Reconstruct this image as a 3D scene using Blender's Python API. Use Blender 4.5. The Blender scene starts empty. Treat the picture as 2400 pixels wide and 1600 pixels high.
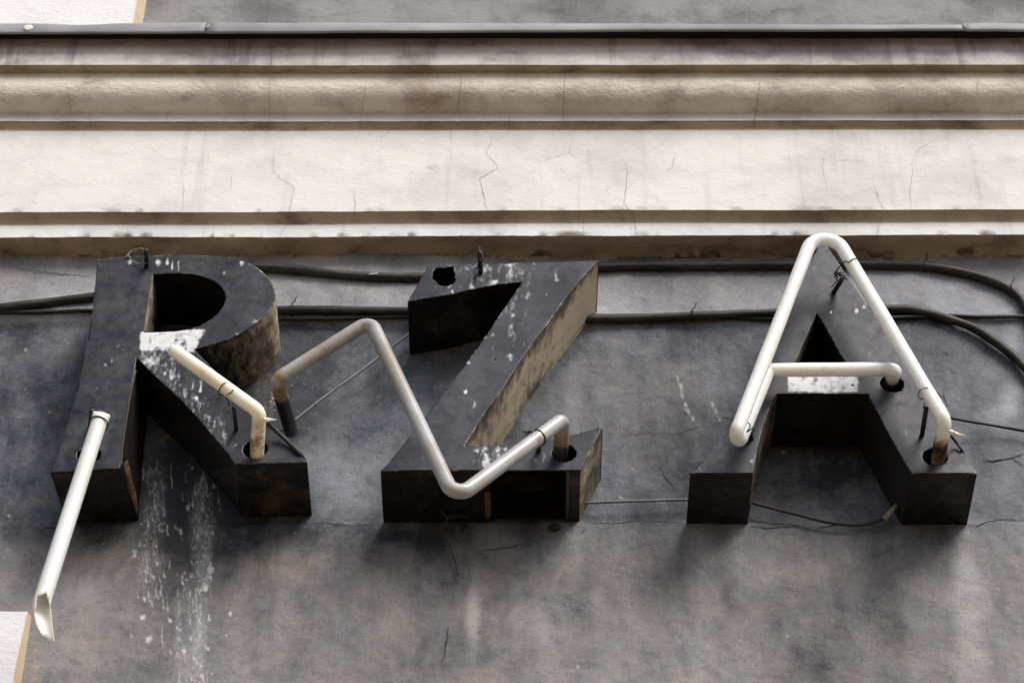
import bpy, bmesh, math, random
import numpy as np
from mathutils import Vector, Matrix

random.seed(7); rng = np.random.default_rng(11)
scene = bpy.context.scene
COL = scene.collection

# ------------------------------------------------------------------ camera
PITCH = math.radians(45.0)
FPX = 5714.0                      # focal length in photo pixels (2400 wide)
FACE = 0.126                      # how far the letter faces stand off the wall
DIST = 4.0
CAM_Z = 1.62
CAM = Vector((0.0, -FACE - DIST*math.cos(PITCH), CAM_Z))
FW = Vector((0, math.cos(PITCH), math.sin(PITCH)))
UP = Vector((0, -math.sin(PITCH), math.cos(PITCH)))
RT = Vector((1, 0, 0))
cd = bpy.data.cameras.new('camera'); cam = bpy.data.objects.new('camera', cd); COL.objects.link(cam)
cam.location = CAM
cam.rotation_euler = (math.pi/2 + PITCH, 0, 0)
cd.sensor_width = 36.0; cd.lens = FPX/2400*36; cd.clip_end = 2000; cd.clip_start = 0.05
cd.dof.use_dof = True; cd.dof.focus_distance = 3.98; cd.dof.aperture_fstop = 9.0
scene.camera = cam

# ------------------------------------------------------------------ light
SUN_EL, SUN_AZ = math.radians(44), math.radians(36)     # azimuth measured from straight out of the wall towards +x
w = bpy.data.worlds.new('World'); scene.world = w; w.use_nodes = True
nt = w.node_tree; nt.nodes.clear()
sky = nt.nodes.new('ShaderNodeTexSky'); sky.sky_type = 'NISHITA'; sky.sun_disc = False
sky.sun_elevation = SUN_EL; sky.air_density = 1.0; sky.dust_density = 2.0; sky.ozone_density = 1.0
sky.sun_rotation = math.pi - SUN_AZ
bg = nt.nodes.new('ShaderNodeBackground'); bg.inputs['Strength'].default_value = 0.052
wo = nt.nodes.new('ShaderNodeOutputWorld')
nt.links.new(sky.outputs[0], bg.inputs[0]); nt.links.new(bg.outputs[0], wo.inputs[0])
sd = bpy.data.lights.new('sun', 'SUN'); sd.energy = 1.5; sd.angle = math.radians(30); sd.color = (1.0, 0.965, 0.925)
sun = bpy.data.objects.new('sun', sd); COL.objects.link(sun)
sdir = Vector((math.sin(SUN_AZ)*math.cos(SUN_EL), -math.cos(SUN_AZ)*math.cos(SUN_EL), math.sin(SUN_EL)))
sun.rotation_euler = sdir.to_track_quat('Z', 'Y').to_euler(); sun.location = sdir*20

vs = scene.view_settings
vs.view_transform = 'Standard'; vs.look = 'None'; vs.gamma = 1.0; vs.use_curve_mapping = False
vs.exposure = 1.28

# ------------------------------------------------------------------ measuring helpers
def ray(u, v):
    return FW + RT*((u-1200)/FPX) - UP*((v-800)/FPX)
def P(u, v, y):
    """photo pixel -> point on the plane Y = y"""
    d = ray(u, v); t = (y - CAM.y)/d.y
    return CAM + d*t
def z_at(v, y): return P(1200, v, y).z
def y_at(v, z):
    d = ray(1200, v); t = (z - CAM.z)/d.z
    return CAM.y + d.y*t
def proj(p):
    """array of points -> photo pixel coordinates"""
    q = np.asarray(p, float) - np.array(CAM)
    dz = q @ np.array(FW)
    return np.stack([1200 + FPX*(q @ np.array(RT))/dz, 800 - FPX*(q @ np.array(UP))/dz], -1)

# ------------------------------------------------------------------ numpy noise
def vnoise(x, y, seed=0):
    xi = np.floor(x).astype(np.int64); yi = np.floor(y).astype(np.int64)
    xf = x-xi; yf = y-yi
    def h(a, b):
        n = (a*374761393 + b*668265263 + seed*1442695041) & 0xffffffff
        n = ((n ^ (n >> 13))*1274126177) & 0xffffffff
        return ((n ^ (n >> 16)) & 0xffff)/65535.0
    sx = xf*xf*(3-2*xf); sy = yf*yf*(3-2*yf)
    a = h(xi, yi)*(1-sx) + h(xi+1, yi)*sx
    b = h(xi, yi+1)*(1-sx) + h(xi+1, yi+1)*sx
    return (a*(1-sy) + b*sy)*2 - 1
def fbm(x, y, oct=4, seed=0):
    x = np.asarray(x, float); y = np.asarray(y, float)
    s = 0; a = 1; t = 0
    for i in range(oct):
        s = s + a*vnoise(x*2**i + i*17.3, y*2**i - i*9.1, seed+i); t += a; a *= 0.5
    return s/t
def sstep(a, b, x):
    t = np.clip((x-a)/(b-a), 0, 1); return t*t*(3-2*t)

# ------------------------------------------------------------------ objects
def tag(o, label=None, cat=None, group=None, kind=None):
    if label: o['label'] = label
    if cat: o['category'] = cat
    if group: o['group'] = group
    if kind: o['kind'] = kind
    return o
def empty(name, loc=(0, 0, 0), label=None, cat=None, group=None):
    o = bpy.data.objects.new(name, None); COL.objects.link(o); o.location = loc; o.empty_display_size = 0.05
    return tag(o, label, cat, group)
def obj(name, verts, faces, mat, parent=None, smooth=False, attrs=None):
    me = bpy.data.meshes.new(name)
    me.from_pydata([tuple(v) for v in verts], [], [tuple(f) for f in faces])
    return meshobj(name, me, mat, parent, smooth, attrs)
def meshobj(name, me, mat, parent=None, smooth=False, attrs=None):
    if attrs:
        for k, a in attrs.items():
            at = me.attributes.new(k, 'FLOAT', 'POINT')
            at.data.foreach_set('value', np.asarray(a, np.float32))
    if smooth: me.polygons.foreach_set('use_smooth', [True]*len(me.polygons))
    me.materials.append(mat); me.update()
    o = bpy.data.objects.new(name, me); COL.objects.link(o)
    if parent:
        o.parent = parent
        o.matrix_parent_inverse = Matrix.Translation(-parent.location)
    return o
def gridmesh(pts):
    """pts: (n, m, 3) array -> verts, faces"""
    n, m = pts.shape[:2]
    idx = np.arange(n*m).reshape(n, m)
    f = np.stack([idx[:-1, :-1], idx[1:, :-1], idx[1:, 1:], idx[:-1, 1:]], -1).reshape(-1, 4)
    return pts.reshape(-1, 3), f
def fast_obj(name, verts, faces, mat, parent=None, smooth=False, attrs=None):
    verts = np.asarray(verts, np.float32); faces = np.asarray(faces, np.int32)
    me = bpy.data.meshes.new(name)
    me.vertices.add(len(verts)); me.vertices.foreach_set('co', verts.ravel())
    me.loops.add(faces.size); me.loops.foreach_set('vertex_index', faces.ravel())
    me.polygons.add(len(faces))
    me.polygons.foreach_set('loop_start', np.arange(0, faces.size, 4, dtype=np.int32))
    me.update(calc_edges=True); me.validate()
    return meshobj(name, me, mat, parent, smooth, attrs)

# ------------------------------------------------------------------ node helpers
class M:
    def __init__(s, name):
        s.m = bpy.data.materials.new(name); s.m.use_nodes = True
        s.t = s.m.node_tree; s.b = s.t.nodes['Principled BSDF']
        s.geo = s.t.nodes.new('ShaderNodeTexCoord').outputs['Object']
    def n(s, typ, **kw):
        x = s.t.nodes.new(typ)
        for k, v in kw.items(): setattr(x, k, v)
        return x
    def put(s, sock, val):
        if hasattr(val, 'is_linked') or hasattr(val, 'links'): s.t.links.new(val, sock)
        elif isinstance(val, (tuple, list)) and len(val) == 3 and sock.type == 'RGBA': sock.default_value = (*val, 1)
        else: sock.default_value = val
    def vec(s, scale=(1, 1, 1), loc=(0, 0, 0)):
        x = s.n('ShaderNodeMapping'); x.inputs['Scale'].default_value = scale; x.inputs['Location'].default_value = loc
        s.t.links.new(s.geo, x.inputs['Vector']); return x.outputs[0]
    def noise(s, scale, detail=4, rough=0.55, st=(1, 1, 1), loc=(0, 0, 0), dist=0.0):
        x = s.n('ShaderNodeTexNoise'); x.inputs['Scale'].default_value = scale
        x.inputs['Detail'].default_value = detail; x.inputs['Roughness'].default_value = rough; x.inputs['Distortion'].default_value = dist
        s.t.links.new(s.vec(st, loc), x.inputs['Vector']); return x.outputs[0]
    def voro(s, scale, st=(1, 1, 1), feature='F1'):
        x = s.n('ShaderNodeTexVoronoi'); x.feature = feature; x.inputs['Scale'].default_value = scale
        s.t.links.new(s.vec(st), x.inputs['Vector']); return x.outputs[0]
    def attr(s, name):
        x = s.n('ShaderNodeAttribute'); x.attribute_name = name; return x.outputs['Fac']
    def math(s, op, a, b=0.0, c=None):
        x = s.n('ShaderNodeMath', operation=op); s.put(x.inputs[0], a); s.put(x.inputs[1], b)
        if c is not None: s.put(x.inputs[2], c)
        return x.outputs[0]
    def rng(s, v, a, b, lo=0.0, hi=1.0, smooth=True):
        x = s.n('ShaderNodeMapRange'); x.interpolation_type = 'SMOOTHSTEP' if smooth else 'LINEAR'
        s.put(x.inputs['Value'], v); s.put(x.inputs['From Min'], a); s.put(x.inputs['From Max'], b)
        s.put(x.inputs['To Min'], lo); s.put(x.inputs['To Max'], hi); return x.outputs[0]
    def mix(s, f, a, b, mode='MIX'):
        x = s.n('ShaderNodeMix', data_type='RGBA', blend_type=mode)
        s.put(x.inputs[0], f); s.put(x.inputs[6], a); s.put(x.inputs[7], b); return x.outputs[2]
    def bump(s, h, strength=0.3, dist=0.002, nrm=None):
        x = s.n('ShaderNodeBump'); x.inputs['Strength'].default_value = strength; x.inputs['Distance'].default_value = dist
        s.put(x.inputs['Height'], h)
        if nrm is not None: s.t.links.new(nrm, x.inputs['Normal'])
        return x.outputs[0]
    def out(s, color, rough=0.8, nrm=None, spec=0.5, metal=0.0, **kw):
        s.put(s.b.inputs['Base Color'], color); s.put(s.b.inputs['Roughness'], rough)
        s.put(s.b.inputs['Specular IOR Level'], spec); s.put(s.b.inputs['Metallic'], metal)
        if nrm is not None: s.t.links.new(nrm, s.b.inputs['Normal'])
        for k, v in kw.items(): s.put(s.b.inputs[k], v)
        return s.m

# ------------------------------------------------------------------ materials
def mat_wall():
    m = M('wall_plaster')
    big = m.noise(3.2, 4, 0.62, (1, 1, 0.75)); mid = m.noise(13, 6, 0.68, (1, 1, 0.8), (0, 0, 0), 0.5); fine = m.noise(150, 4, 0.75, (0.7, 1, 1)); grit = m.noise(420, 2, 0.65, (0.65, 1, 1))
    streak = m.noise(16, 4, 0.6, (1, 1, 0.16), (3, 0, 1))
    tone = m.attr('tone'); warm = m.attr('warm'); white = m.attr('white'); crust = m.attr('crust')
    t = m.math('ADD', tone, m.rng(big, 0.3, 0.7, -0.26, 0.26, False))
    t = m.math('ADD', t, m.rng(mid, 0.3, 0.7, -0.24, 0.24, False))
    t = m.math('ADD', t, m.rng(streak, 0.3, 0.7, -0.12, 0.12, False))
    t = m.math('ADD', t, m.rng(fine, 0.3, 0.7, -0.08, 0.08, False))
    cool = m.mix(t, (0.021, 0.024, 0.034), (0.355, 0.375, 0.425))
    wrm = m.mix(t, (0.040, 0.034, 0.030), (0.40, 0.352, 0.318))
    c = m.mix(m.math('ADD', warm, m.rng(mid, 0.3, 0.7, -0.25, 0.25, False)), cool, wrm)
    c = m.mix(m.rng(grit, 0.60, 0.70, 0, 0.7), c, (0.02, 0.019, 0.018))
    c = m.mix(m.rng(m.noise(260, 2, 0.5, loc=(5, 5, 5)), 0.68, 0.76, 0, 0.55), c, (0.46, 0.43, 0.41))
    # chalk-white lime runs and flakes
    wn = m.noise(230, 4, 0.7, (1, 1, 0.4), (1, 1, 1), 0.8); wm = m.math('ADD', white, m.math('MULTIPLY', m.rng(wn, 0.3, 0.7, -0.5, 0.5, False), m.rng(white, 0.0, 0.3)))
    c = m.mix(m.math('MULTIPLY', m.rng(white, 0.0, 0.7), 0.38), c, (0.42, 0.41, 0.41))
    c = m.mix(m.rng(wm, 0.12, 1.3, 0, 0.92), c, (0.70, 0.69, 0.68))
    c = m.mix(m.math('MULTIPLY', m.rng(m.math('ADD', crust, m.rng(fine, 0.3, 0.7, -0.35, 0.35, False)), 0.4, 0.7), 0.85), c, m.mix(m.rng(fine, 0.40, 0.60), (0.09, 0.058, 0.035), (0.44, 0.33, 0.225)))
    h = m.math('ADD', m.math('MULTIPLY', fine, 1.0), m.math('MULTIPLY', grit, 0.45))
    return m.out(c, m.rng(mid, 0.3, 0.7, 0.5, 0.85), m.bump(h, 0.30, 0.0038), 0.4)
def mat_plaster(name, light, dirt, amount, streaky=1.0, bump=0.3):
    m = M(name)
    big = m.noise(4.5, 5, 0.6); mid = m.noise(22, 6, 0.65, (0.55, 1, 1)); fine = m.noise(130, 4, 0.7, (0.55, 1, 1)); grit = m.noise(400, 3)
    run = m.noise(40, 4, 0.6, (1, 1, 0.06), (1, 2, 3))
    d = m.math('ADD', m.rng(big, 0.42, 0.68, 0, 0.8), m.rng(mid, 0.45, 0.72, 0, 0.5))
    d = m.math('ADD', d, m.rng(run, 0.52, 0.75, 0, 0.55*streaky))
    d = m.math('MULTIPLY', d, amount)
    c = m.mix(d, light, dirt)
    c = m.mix(m.rng(fine, 0.60, 0.76, 0, 0.26), c, tuple(x*0.5 for x in dirt))
    c = m.mix(m.rng(grit, 0.66, 0.76, 0, 0.35), c, tuple(x*0.35 for x in dirt))
    g = m.attr('grime')
    c = m.mix(m.rng(m.math('ADD', g, m.rng(mid, 0.3, 0.7, -0.3, 0.3, False)), 0.3, 0.9, 0, 0.92), c, m.mix(m.rng(fine, 0.4, 0.65), (0.135, 0.10, 0.07), (0.045, 0.034, 0.025)))
    h = m.math('ADD', m.math('MULTIPLY', fine, 0.7), m.math('ADD', m.math('MULTIPLY', mid, 0.8), m.math('MULTIPLY', grit, 0.25)))
    return m.out(c, 0.85, m.bump(h, bump, 0.005), 0.2)
def mat_letter(name, base, dust, dustamt, rough=0.42, attr=False, rust=0.25, spec=0.5, blo=0.40):
    m = M(name)
    big = m.noise(9, 5, 0.6); mid = m.noise(40, 6, 0.65); fine = m.noise(330, 4, 0.6); spk = m.noise(240, 2, 0.5, loc=(9, 1, 4))
    run = m.noise(55, 5, 0.6, (1, 1, 0.08), (2, 7, 1))
    f = m.math('MULTIPLY', m.math('MULTIPLY', m.rng(big, blo, blo+0.2, 0.06, 1.0), m.rng(mid, 0.32, 0.66, 0.25, 1.15)), dustamt)
    f = m.math('ADD', f, m.rng(run, 0.50, 0.78, 0, 0.5*dustamt))
    c = m.mix(f, base, dust)
    c = m.mix(m.rng(m.noise(26, 6, 0.7, loc=(4, 4, 8)), 0.60, 0.72, 0, rust), c, (0.085, 0.043, 0.022))
    c = m.mix(m.rng(spk, 0.72, 0.78, 0, 0.28), c, (0.42, 0.42, 0.43))
    r = m.rng(mid, 0.3, 0.7, rough-0.08, rough+0.16)
    if attr:
        wh = m.attr('white'); wn = m.noise(120, 6, 0.75, (1, 1, 0.55), (3, 3, 3))
        wm = m.rng(m.math('ADD', wh, m.rng(wn, 0.3, 0.7, -0.36, 0.36, False)), 0.30, 0.95, 0, 0.92)
        c = m.mix(wm, c, m.mix(m.rng(m.noise(75, 4, 0.65), 0.30, 0.52), (0.42, 0.42, 0.43), (0.80, 0.80, 0.80)))
        r = m.mix(wm, r, (0.8, 0.8, 0.8))
    h = m.math('ADD', m.math('MULTIPLY', mid, 0.5), m.math('MULTIPLY', fine, 0.25))
    return m.out(c, r, m.bump(h, 0.16, 0.0015), spec)
def mat_worn(name, c0=(0.66, 0.55, 0.405), c1=(0.15, 0.117, 0.08), st=(3.0, 1, 0.9), amt=0.0):
    m = M(name)
    a = m.noise(38, 6, 0.65, st); b = m.noise(9, 4, 0.6); f = m.noise(260, 4, 0.65, (1, 0.3, 1))
    w = m.attr('wear')
    t = m.math('ADD', m.rng(a, 0.3, 0.7, -0.46, 0.46, False), m.rng(b, 0.3, 0.7, -0.35, 0.35, False))
    t = m.math('ADD', t, w)
    c = m.mix(m.rng(t, 0.05, 0.95), c1, c0)
    c = m.mix(m.rng(f, 0.58, 0.72, 0, 0.5), c, (0.03, 0.022, 0.016))
    c = m.mix(m.rng(t, -0.35, 0.1, 1, 0), c, (0.014, 0.012, 0.011))
    return m.out(c, 0.6, m.bump(m.math('ADD', a, m.math('MULTIPLY', f, 0.4)), 0.2, 0.002), 0.35)
def mat_tube(name, white, yellow, yamt, sss=0.9):
    m = M(name)
    y = m.noise(7, 4, 0.6, (1, 1, 1)); s = m.noise(180, 4, 0.65); d = m.attr('dark')
    st = m.noise(30, 5, 0.65, (1, 1, 0.35))
    c = m.mix(m.math('MULTIPLY', m.rng(y, 0.35, 0.65), yamt), white, yellow)
    c = m.mix(m.rng(st, 0.48, 0.74, 0, 0.42), c, tuple(x*0.60 for x in yellow))
    c = m.mix(m.rng(s, 0.66, 0.76, 0, 0.45), c, (0.16, 0.13, 0.10))
    dk = m.math('ADD', d, m.math('MULTIPLY', m.rng(m.noise(60, 5, 0.7), 0.3, 0.7, -0.3, 0.3, False), m.rng(d, 0.0, 0.2)))
    c = m.mix(m.rng(dk, 0.08, 0.5), c, (0.30, 0.19, 0.09))
    c = m.mix(m.rng(dk, 0.45, 0.95), c, (0.018, 0.014, 0.012))
    return m.out(c, m.rng(st, 0.35, 0.7, 0.26, 0.46), None, 0.5, **{'Subsurface Weight': sss, 'Subsurface Radius': (0.022, 0.020, 0.017), 'Subsurface Scale': 1.0, 'Coat Weight': 0.18, 'Coat Roughness': 0.14})
def mat_cable(name, base, dust, rough=0.55):
    m = M(name)
    a = m.noise(45, 5, 0.65, (0.35, 1, 1)); b = m.noise(300, 3)
    c = m.mix(m.rng(a, 0.4, 0.7, 0, 0.8), base, dust)
    c = m.mix(m.rng(b, 0.68, 0.76, 0, 0.5), c, (0.35, 0.33, 0.3))
    return m.out(c, rough, m.bump(a, 0.2, 0.001), 0.4)
def mat_plain(name, c, rough, metal=0.0, var=0.35, scale=80):
    m = M(name)
    col = m.mix(m.rng(m.noise(scale, 5, 0.65), 0.35, 0.7), c, tuple(x*(1-var) for x in c))
    return m.out(col, rough, m.bump(m.noise(scale*3, 3), 0.15, 0.0008), 0.5, metal)
def mat_zinc():
    m = M('zinc')
    a = m.noise(6, 5, 0.6, (0.6, 1, 1)); b = m.noise(40, 5, 0.65, (0.4, 1, 1))
    c = m.mix(m.rng(a, 0.3, 0.7), (0.21, 0.21, 0.22), (0.40, 0.395, 0.40))
    c = m.mix(m.rng(b, 0.52, 0.75, 0, 0.5), c, (0.30, 0.29, 0.29))
    return m.out(c, 0.62, m.bump(b, 0.2, 0.002), 0.3, 0.0)
def mat_ground():
    m = M('paving')
    c = m.mix(m.rng(m.noise(1.2, 6, 0.6), 0.3, 0.7), (0.20, 0.146, 0.095), (0.14, 0.102, 0.066))
    return m.out(c, 0.9, m.bump(m.noise(60, 4), 0.3, 0.004), 0.2)

WALL = mat_wall()
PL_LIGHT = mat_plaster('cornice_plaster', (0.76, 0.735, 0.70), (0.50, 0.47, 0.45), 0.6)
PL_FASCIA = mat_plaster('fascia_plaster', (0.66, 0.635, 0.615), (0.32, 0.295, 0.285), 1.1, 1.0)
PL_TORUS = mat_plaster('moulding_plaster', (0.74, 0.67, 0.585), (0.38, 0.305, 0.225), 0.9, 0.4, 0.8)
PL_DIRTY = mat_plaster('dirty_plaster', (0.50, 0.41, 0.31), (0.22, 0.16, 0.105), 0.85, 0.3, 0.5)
PL_UPPER = mat_plaster('upper_plaster', (0.30, 0.29, 0.285), (0.13, 0.125, 0.125), 1.0, 0.3, 0.6)
PL_WHITE = mat_plaster('pilaster_plaster', (0.84, 0.82, 0.82), (0.66, 0.63, 0.63), 0.5, 0.2, 0.6)
PL_CREAM = mat_plaster('cream_edge_plaster', (0.66, 0.53, 0.38), (0.50, 0.38, 0.26), 0.6, 0.2, 0.3)
FACEM = mat_letter('letter_face_paint', (0.0118, 0.0122, 0.0172), (0.046, 0.046, 0.055), 0.9, 0.42, True, 0.22, 0.36)
REVEAL = mat_letter('letter_reveal_paint', (0.016, 0.0152, 0.0135), (0.04, 0.036, 0.03), 0.4, 0.34, False, 0.15, 0.45)
SIDEM = mat_letter('letter_side_paint', (0.0045, 0.0038, 0.0035), (0.10, 0.076, 0.050), 0.75, 0.42, False, 0.4, 0.32, 0.49)
DARKM = mat_letter('letter_inner_paint', (0.007, 0.006, 0.006), (0.03, 0.022, 0.015), 0.4, 0.6, False, 0.3, 0.2)
WORN = mat_worn('worn_side_metal')
RUSTY = mat_plain('rusty_edge', (0.17, 0.095, 0.048), 0.75, 0, 0.85, 170)
TUBE_W = mat_tube('milky_glass', (0.94, 0.925, 0.90), (0.91, 0.84, 0.70), 0.55)
TUBE_C = mat_tube('cream_glass', (0.94, 0.89, 0.80), (0.90, 0.78, 0.57), 0.7)
TUBE_D = mat_tube('grimy_glass', (0.48, 0.475, 0.475), (0.33, 0.285, 0.225), 0.9, 0.0)
TUBE_G = mat_tube('grey_glass', (0.93, 0.915, 0.88), (0.90, 0.83, 0.70), 0.9, 0.3)
CABLE = mat_cable('thick_cable_sheath', (0.014, 0.0115, 0.010), (0.075, 0.060, 0.048))
CABLE2 = mat_cable('thin_cable_sheath', (0.012, 0.014, 0.014), (0.05, 0.052, 0.052))
GREYW = mat_plain('grey_wire', (0.20, 0.21, 0.22), 0.4, 0.3)
BLACKW = mat_plain('black_wire', (0.012, 0.011, 0.010), 0.6)
RUSTW = mat_plain('rust_wire', (0.055, 0.030, 0.018), 0.75, 0, 0.6)
PALEW = mat_plain('bare_wire', (0.32, 0.27, 0.21), 0.5, 0.2)
STUD = mat_plain('stud_metal', (0.022, 0.018, 0.015), 0.6)
CRACK = mat_plain('crack_shadow', (0.022, 0.017, 0.014), 0.95)
CRACKL = mat_plain('fine_crack', (0.27, 0.23, 0.20), 0.95)
ZINC = mat_zinc()
LIME = mat_plain('lime_white', (0.85, 0.84, 0.80), 0.85, 0, 0.35, 150)
DRIP_SHADE = mat_plain('drip_shade_black', (0.014, 0.011, 0.009), 0.9)  # near-black soffit colour paints the deep shade under the flashing lip
SLEEVE = mat_plain('grey_sleeve', (0.33, 0.31, 0.28), 0.6)

# ------------------------------------------------------------------ ground
S = 400.0
g = obj('pavement', [(-S, -S, 0), (S, -S, 0), (S, 3, 0), (-S, 3, 0)], [(0, 1, 2, 3)], mat_ground())
tag(g, 'pale stone pavement below the sign wall', kind='structure')

# ------------------------------------------------------------------ facade
fac = empty('building_facade', (0, 0, 0), 'weathered plaster facade with moulded cornice carrying the three sign letters', 'facade')

# cornice profile (y out of the wall is negative)
def prof():
    segs = {}
    y0 = 0.0
    z1 = z_at(606, y0); y1 = y_at(554, z1)
    z2 = z_at(525, y1)
    segs['architrave_soffit'] = [(0.0, z1-0.004), (-0.004, z1-0.002), (-0.010, z1), (y1*0.5, z1+0.001), (y1+0.0008, z1), (y1, z1+0.0008)]
    r = 0.015
    cov = [(y1 - r + r*math.cos(t), z2 + r*math.sin(t)) for t in np.linspace(0, math.pi/2, 6)]
    z3 = cov[-1][1]; y2 = y_at(495, z3)
    segs['architrave_fascia'] = [(y1, z1+0.0008), (y1, (z1+z2)/2), (y1, z2)]
    segs['frieze_soffit'] = cov + [(y2+0.0008, z3), (y2, z3+0.0008)]
    z4 = z_at(306, y2)
    segs['frieze'] = [(y2, z3+0.0008)] + [(y2, z3 + (z4-z3)*k/8) for k in range(1, 9)]
    r = 0.012
    cov = [(y2 - r + r*math.cos(t), z4 + r*math.sin(t)) for t in np.linspace(0, math.pi/2, 5)]
    z5 = cov[-1][1]; y3 = y_at(284, z5)
    segs['bed_cove'] = cov + [(y3+0.001, z5), (y3, z5+0.001)]
    z6 = z_at(268, y3)
    segs['fillet'] = [(y3, z5+0.001), (y3, z6-0.002), (y3-0.001, z6-0.0005), (y3-0.003, z6)]
    R = 0.038
    zc = z6 + R; yc = y3-0.003
    tor = [(yc - R*math.sin(t), zc - R*math.cos(t)) for t in np.linspace(0, math.pi/2, 14)]
    y4 = tor[-1][0]; z7 = z_at(171, y4)
    segs['torus_moulding'] = tor + [(y4, (zc+z7)/2), (y4, z7)]
    y5 = y_at(153, z7)
    segs['crown_soffit'] = [(y4, z7), ((y4+y5)/2, z7+0.0005), (y5+0.001, z7), (y5, z7+0.001)]
    z8 = z_at(91, y5)
    segs['crown_fascia'] = [(y5, z7+0.001)] + [(y5, z7 + (z8-z7)*k/5) for k in range(1, 6)]
    y6 = y5 - 0.028
    segs['drip_soffit'] = [(y5, z8), ((y5+y6)/2, z8), (y6+0.010, z8)]
    return segs, dict(y6=y6, z8=z8, y5=y5, z1=z1, y1=y1, z2=z2, y2=y2, z3=z3)
SEG, PR = prof()
ZL, ZH = PR['z1'], PR['z8']
def tilt(z): return 0.0044 - 0.0034*np.clip((z-ZL)/(ZH-ZL), 0, 1)   # the old mouldings run a little out of level
XS = np.concatenate([np.linspace(-4, -1.05, 12)[:-1], np.unique(np.concatenate([np.linspace(-1.05, 1.05, 421), np.linspace(-0.70, -0.40, 181)]).round(5)), np.linspace(1.05, 4, 12)[1:]])
def cornice_point(x, y, z):
    wob = 0.0020*fbm(x*1.7, z*9, 3, 5) + 0.0008*fbm(x*26, z*60, 3, 8)
    wy = 0.0012*fbm(x*2.3, z*6, 3, 21) + 0.0004*fbm(x*40, z*50, 2, 22)
    return np.stack([x, y + wy, z + tilt(z)*x + wob], -1)
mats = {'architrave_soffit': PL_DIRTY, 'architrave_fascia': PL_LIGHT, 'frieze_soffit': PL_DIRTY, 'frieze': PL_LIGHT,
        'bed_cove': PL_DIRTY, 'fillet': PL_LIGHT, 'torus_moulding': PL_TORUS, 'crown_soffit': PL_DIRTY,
        'crown_fascia': PL_FASCIA, 'drip_soffit': DRIP_SHADE}
def resample(pl, step=0.006):
    out = [pl[0]]
    for a, b in zip(pl[:-1], pl[1:]):
        n = max(1, int(math.hypot(b[0]-a[0], b[1]-a[1])/step))
        for k in range(1, n+1): out.append((a[0]+(b[0]-a[0])*k/n, a[1]+(b[1]-a[1])*k/n))
    return np.array(out)
for nm, pl in SEG.items():
    p = resample(pl)
    X, I = np.meshgrid(XS, np.arange(len(p)), indexing='ij')
    Y = p[I, 0]; Z = p[I, 1]
    pts = cornice_point(X, Y, Z)
    grime = np.zeros(X.shape)
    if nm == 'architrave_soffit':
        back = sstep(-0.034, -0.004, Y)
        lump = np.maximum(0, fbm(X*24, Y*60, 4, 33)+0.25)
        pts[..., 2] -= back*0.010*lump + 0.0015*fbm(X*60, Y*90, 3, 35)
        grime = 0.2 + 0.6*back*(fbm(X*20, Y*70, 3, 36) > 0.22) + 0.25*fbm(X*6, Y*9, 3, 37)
    if nm == 'architrave_fascia':           # chipped arris
        uv = proj(pts)
        low = 1 - sstep(0.0, 0.010, Z-ZL)
        chip = np.maximum(0, fbm(X*40, X*0+3, 3, 50)-0.22)*2.6 + 1.2*np.exp(-((uv[..., 0]-1335)/40)**2) + 0.7*np.exp(-((uv[..., 0]-905)/25)**2)*(fbm(X*80, X*0, 2, 4) > 0)
        pts[..., 1] += low*0.006*np.minimum(chip, 1.5); pts[..., 2] += low*0.004*np.minimum(chip, 1.2)
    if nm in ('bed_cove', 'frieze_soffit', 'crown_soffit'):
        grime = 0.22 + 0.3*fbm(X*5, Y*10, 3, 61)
    if nm == 'torus_moulding':
        grime = 0.10 + 0.35*fbm(X*9, Z*16, 4, 71)
    if nm == 'crown_fascia':
        grime = 0.15 + 0.45*fbm(X*3.5, Z*5, 3, 81)
    if nm == 'frieze':
        uv = proj(pts)
        low = 1 - sstep(0.0, 0.006, Z-PR['z3'])
        pts[..., 1] += low*0.004*np.minimum(1, np.maximum(0, fbm(X*38, X*0+9, 3, 52)-0.28)*3)
        grime = 0.55*np.exp(-(((uv[..., 0]-1012)/36)**2 + ((uv[..., 1]-396)/22)**2)**1.5)
        grime = grime*0.95
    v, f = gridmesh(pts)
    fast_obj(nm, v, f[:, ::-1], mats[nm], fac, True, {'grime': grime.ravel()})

# lower wall as a fine relief sheet
zt = ZL + 0.02
zs = np.concatenate([np.linspace(0, zt-1.25, 20)[:-1], np.linspace(zt-1.25, zt, 521)])
X, Z = np.meshgrid(XS, zs, indexing='ij')
Y = np.zeros_like(X)
UV = proj(np.stack([X, Y, Z], -1)); U, V = UV[..., 0], UV[..., 1]
dv = V + 14*fbm(X*3, Z*3, 3, 101)
lip = 1 - sstep(742, 772, dv - 10*np.exp(-((U-1150)/500.)**2))        # thicker render coat under the mouldings
crackline = 1226 + 6*fbm(X*7, X*0, 3, 110)
base = sstep(-6, 6, V-crackline)
Y -= 0.011*lip*(1-sstep(980, 1500, U)*0.75)
Y -= 0.0035*base
qa, qb = X*0.86+Z*0.5, -X*0.5+Z*0.86
Y -= 0.0016*(1-np.abs(fbm(qa*4, qb*19, 3, 130)))**3
Y -= 0.0035*fbm(X*4, Z*4, 4, 120) + 0.0030*fbm(X*11, Z*13, 4, 121) + 0.0009*fbm(X*55, Z*55, 3, 122)
tone = 0.19 + 0*X
tone += 0.64*lip*(0.75+0.25*fbm(X*5, Z*8, 3, 131))
tone += 0.23*sstep(1190, 1330, V + 60*fbm(X*4, Z*2, 3, 140)) + 0.06*sstep(1330, 1600, V)
tone -= 0.10*np.exp(-((U-60)/130)**2)*(V > 760)*(1-sstep(1200, 1350, V))
tone -= 0.30*np.exp(-((U-430)/130)**2)*sstep(1000, 1080, V)*(1-sstep(1180, 1480, V))  # recess shade between the R's legs painted into the wall tone
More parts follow.
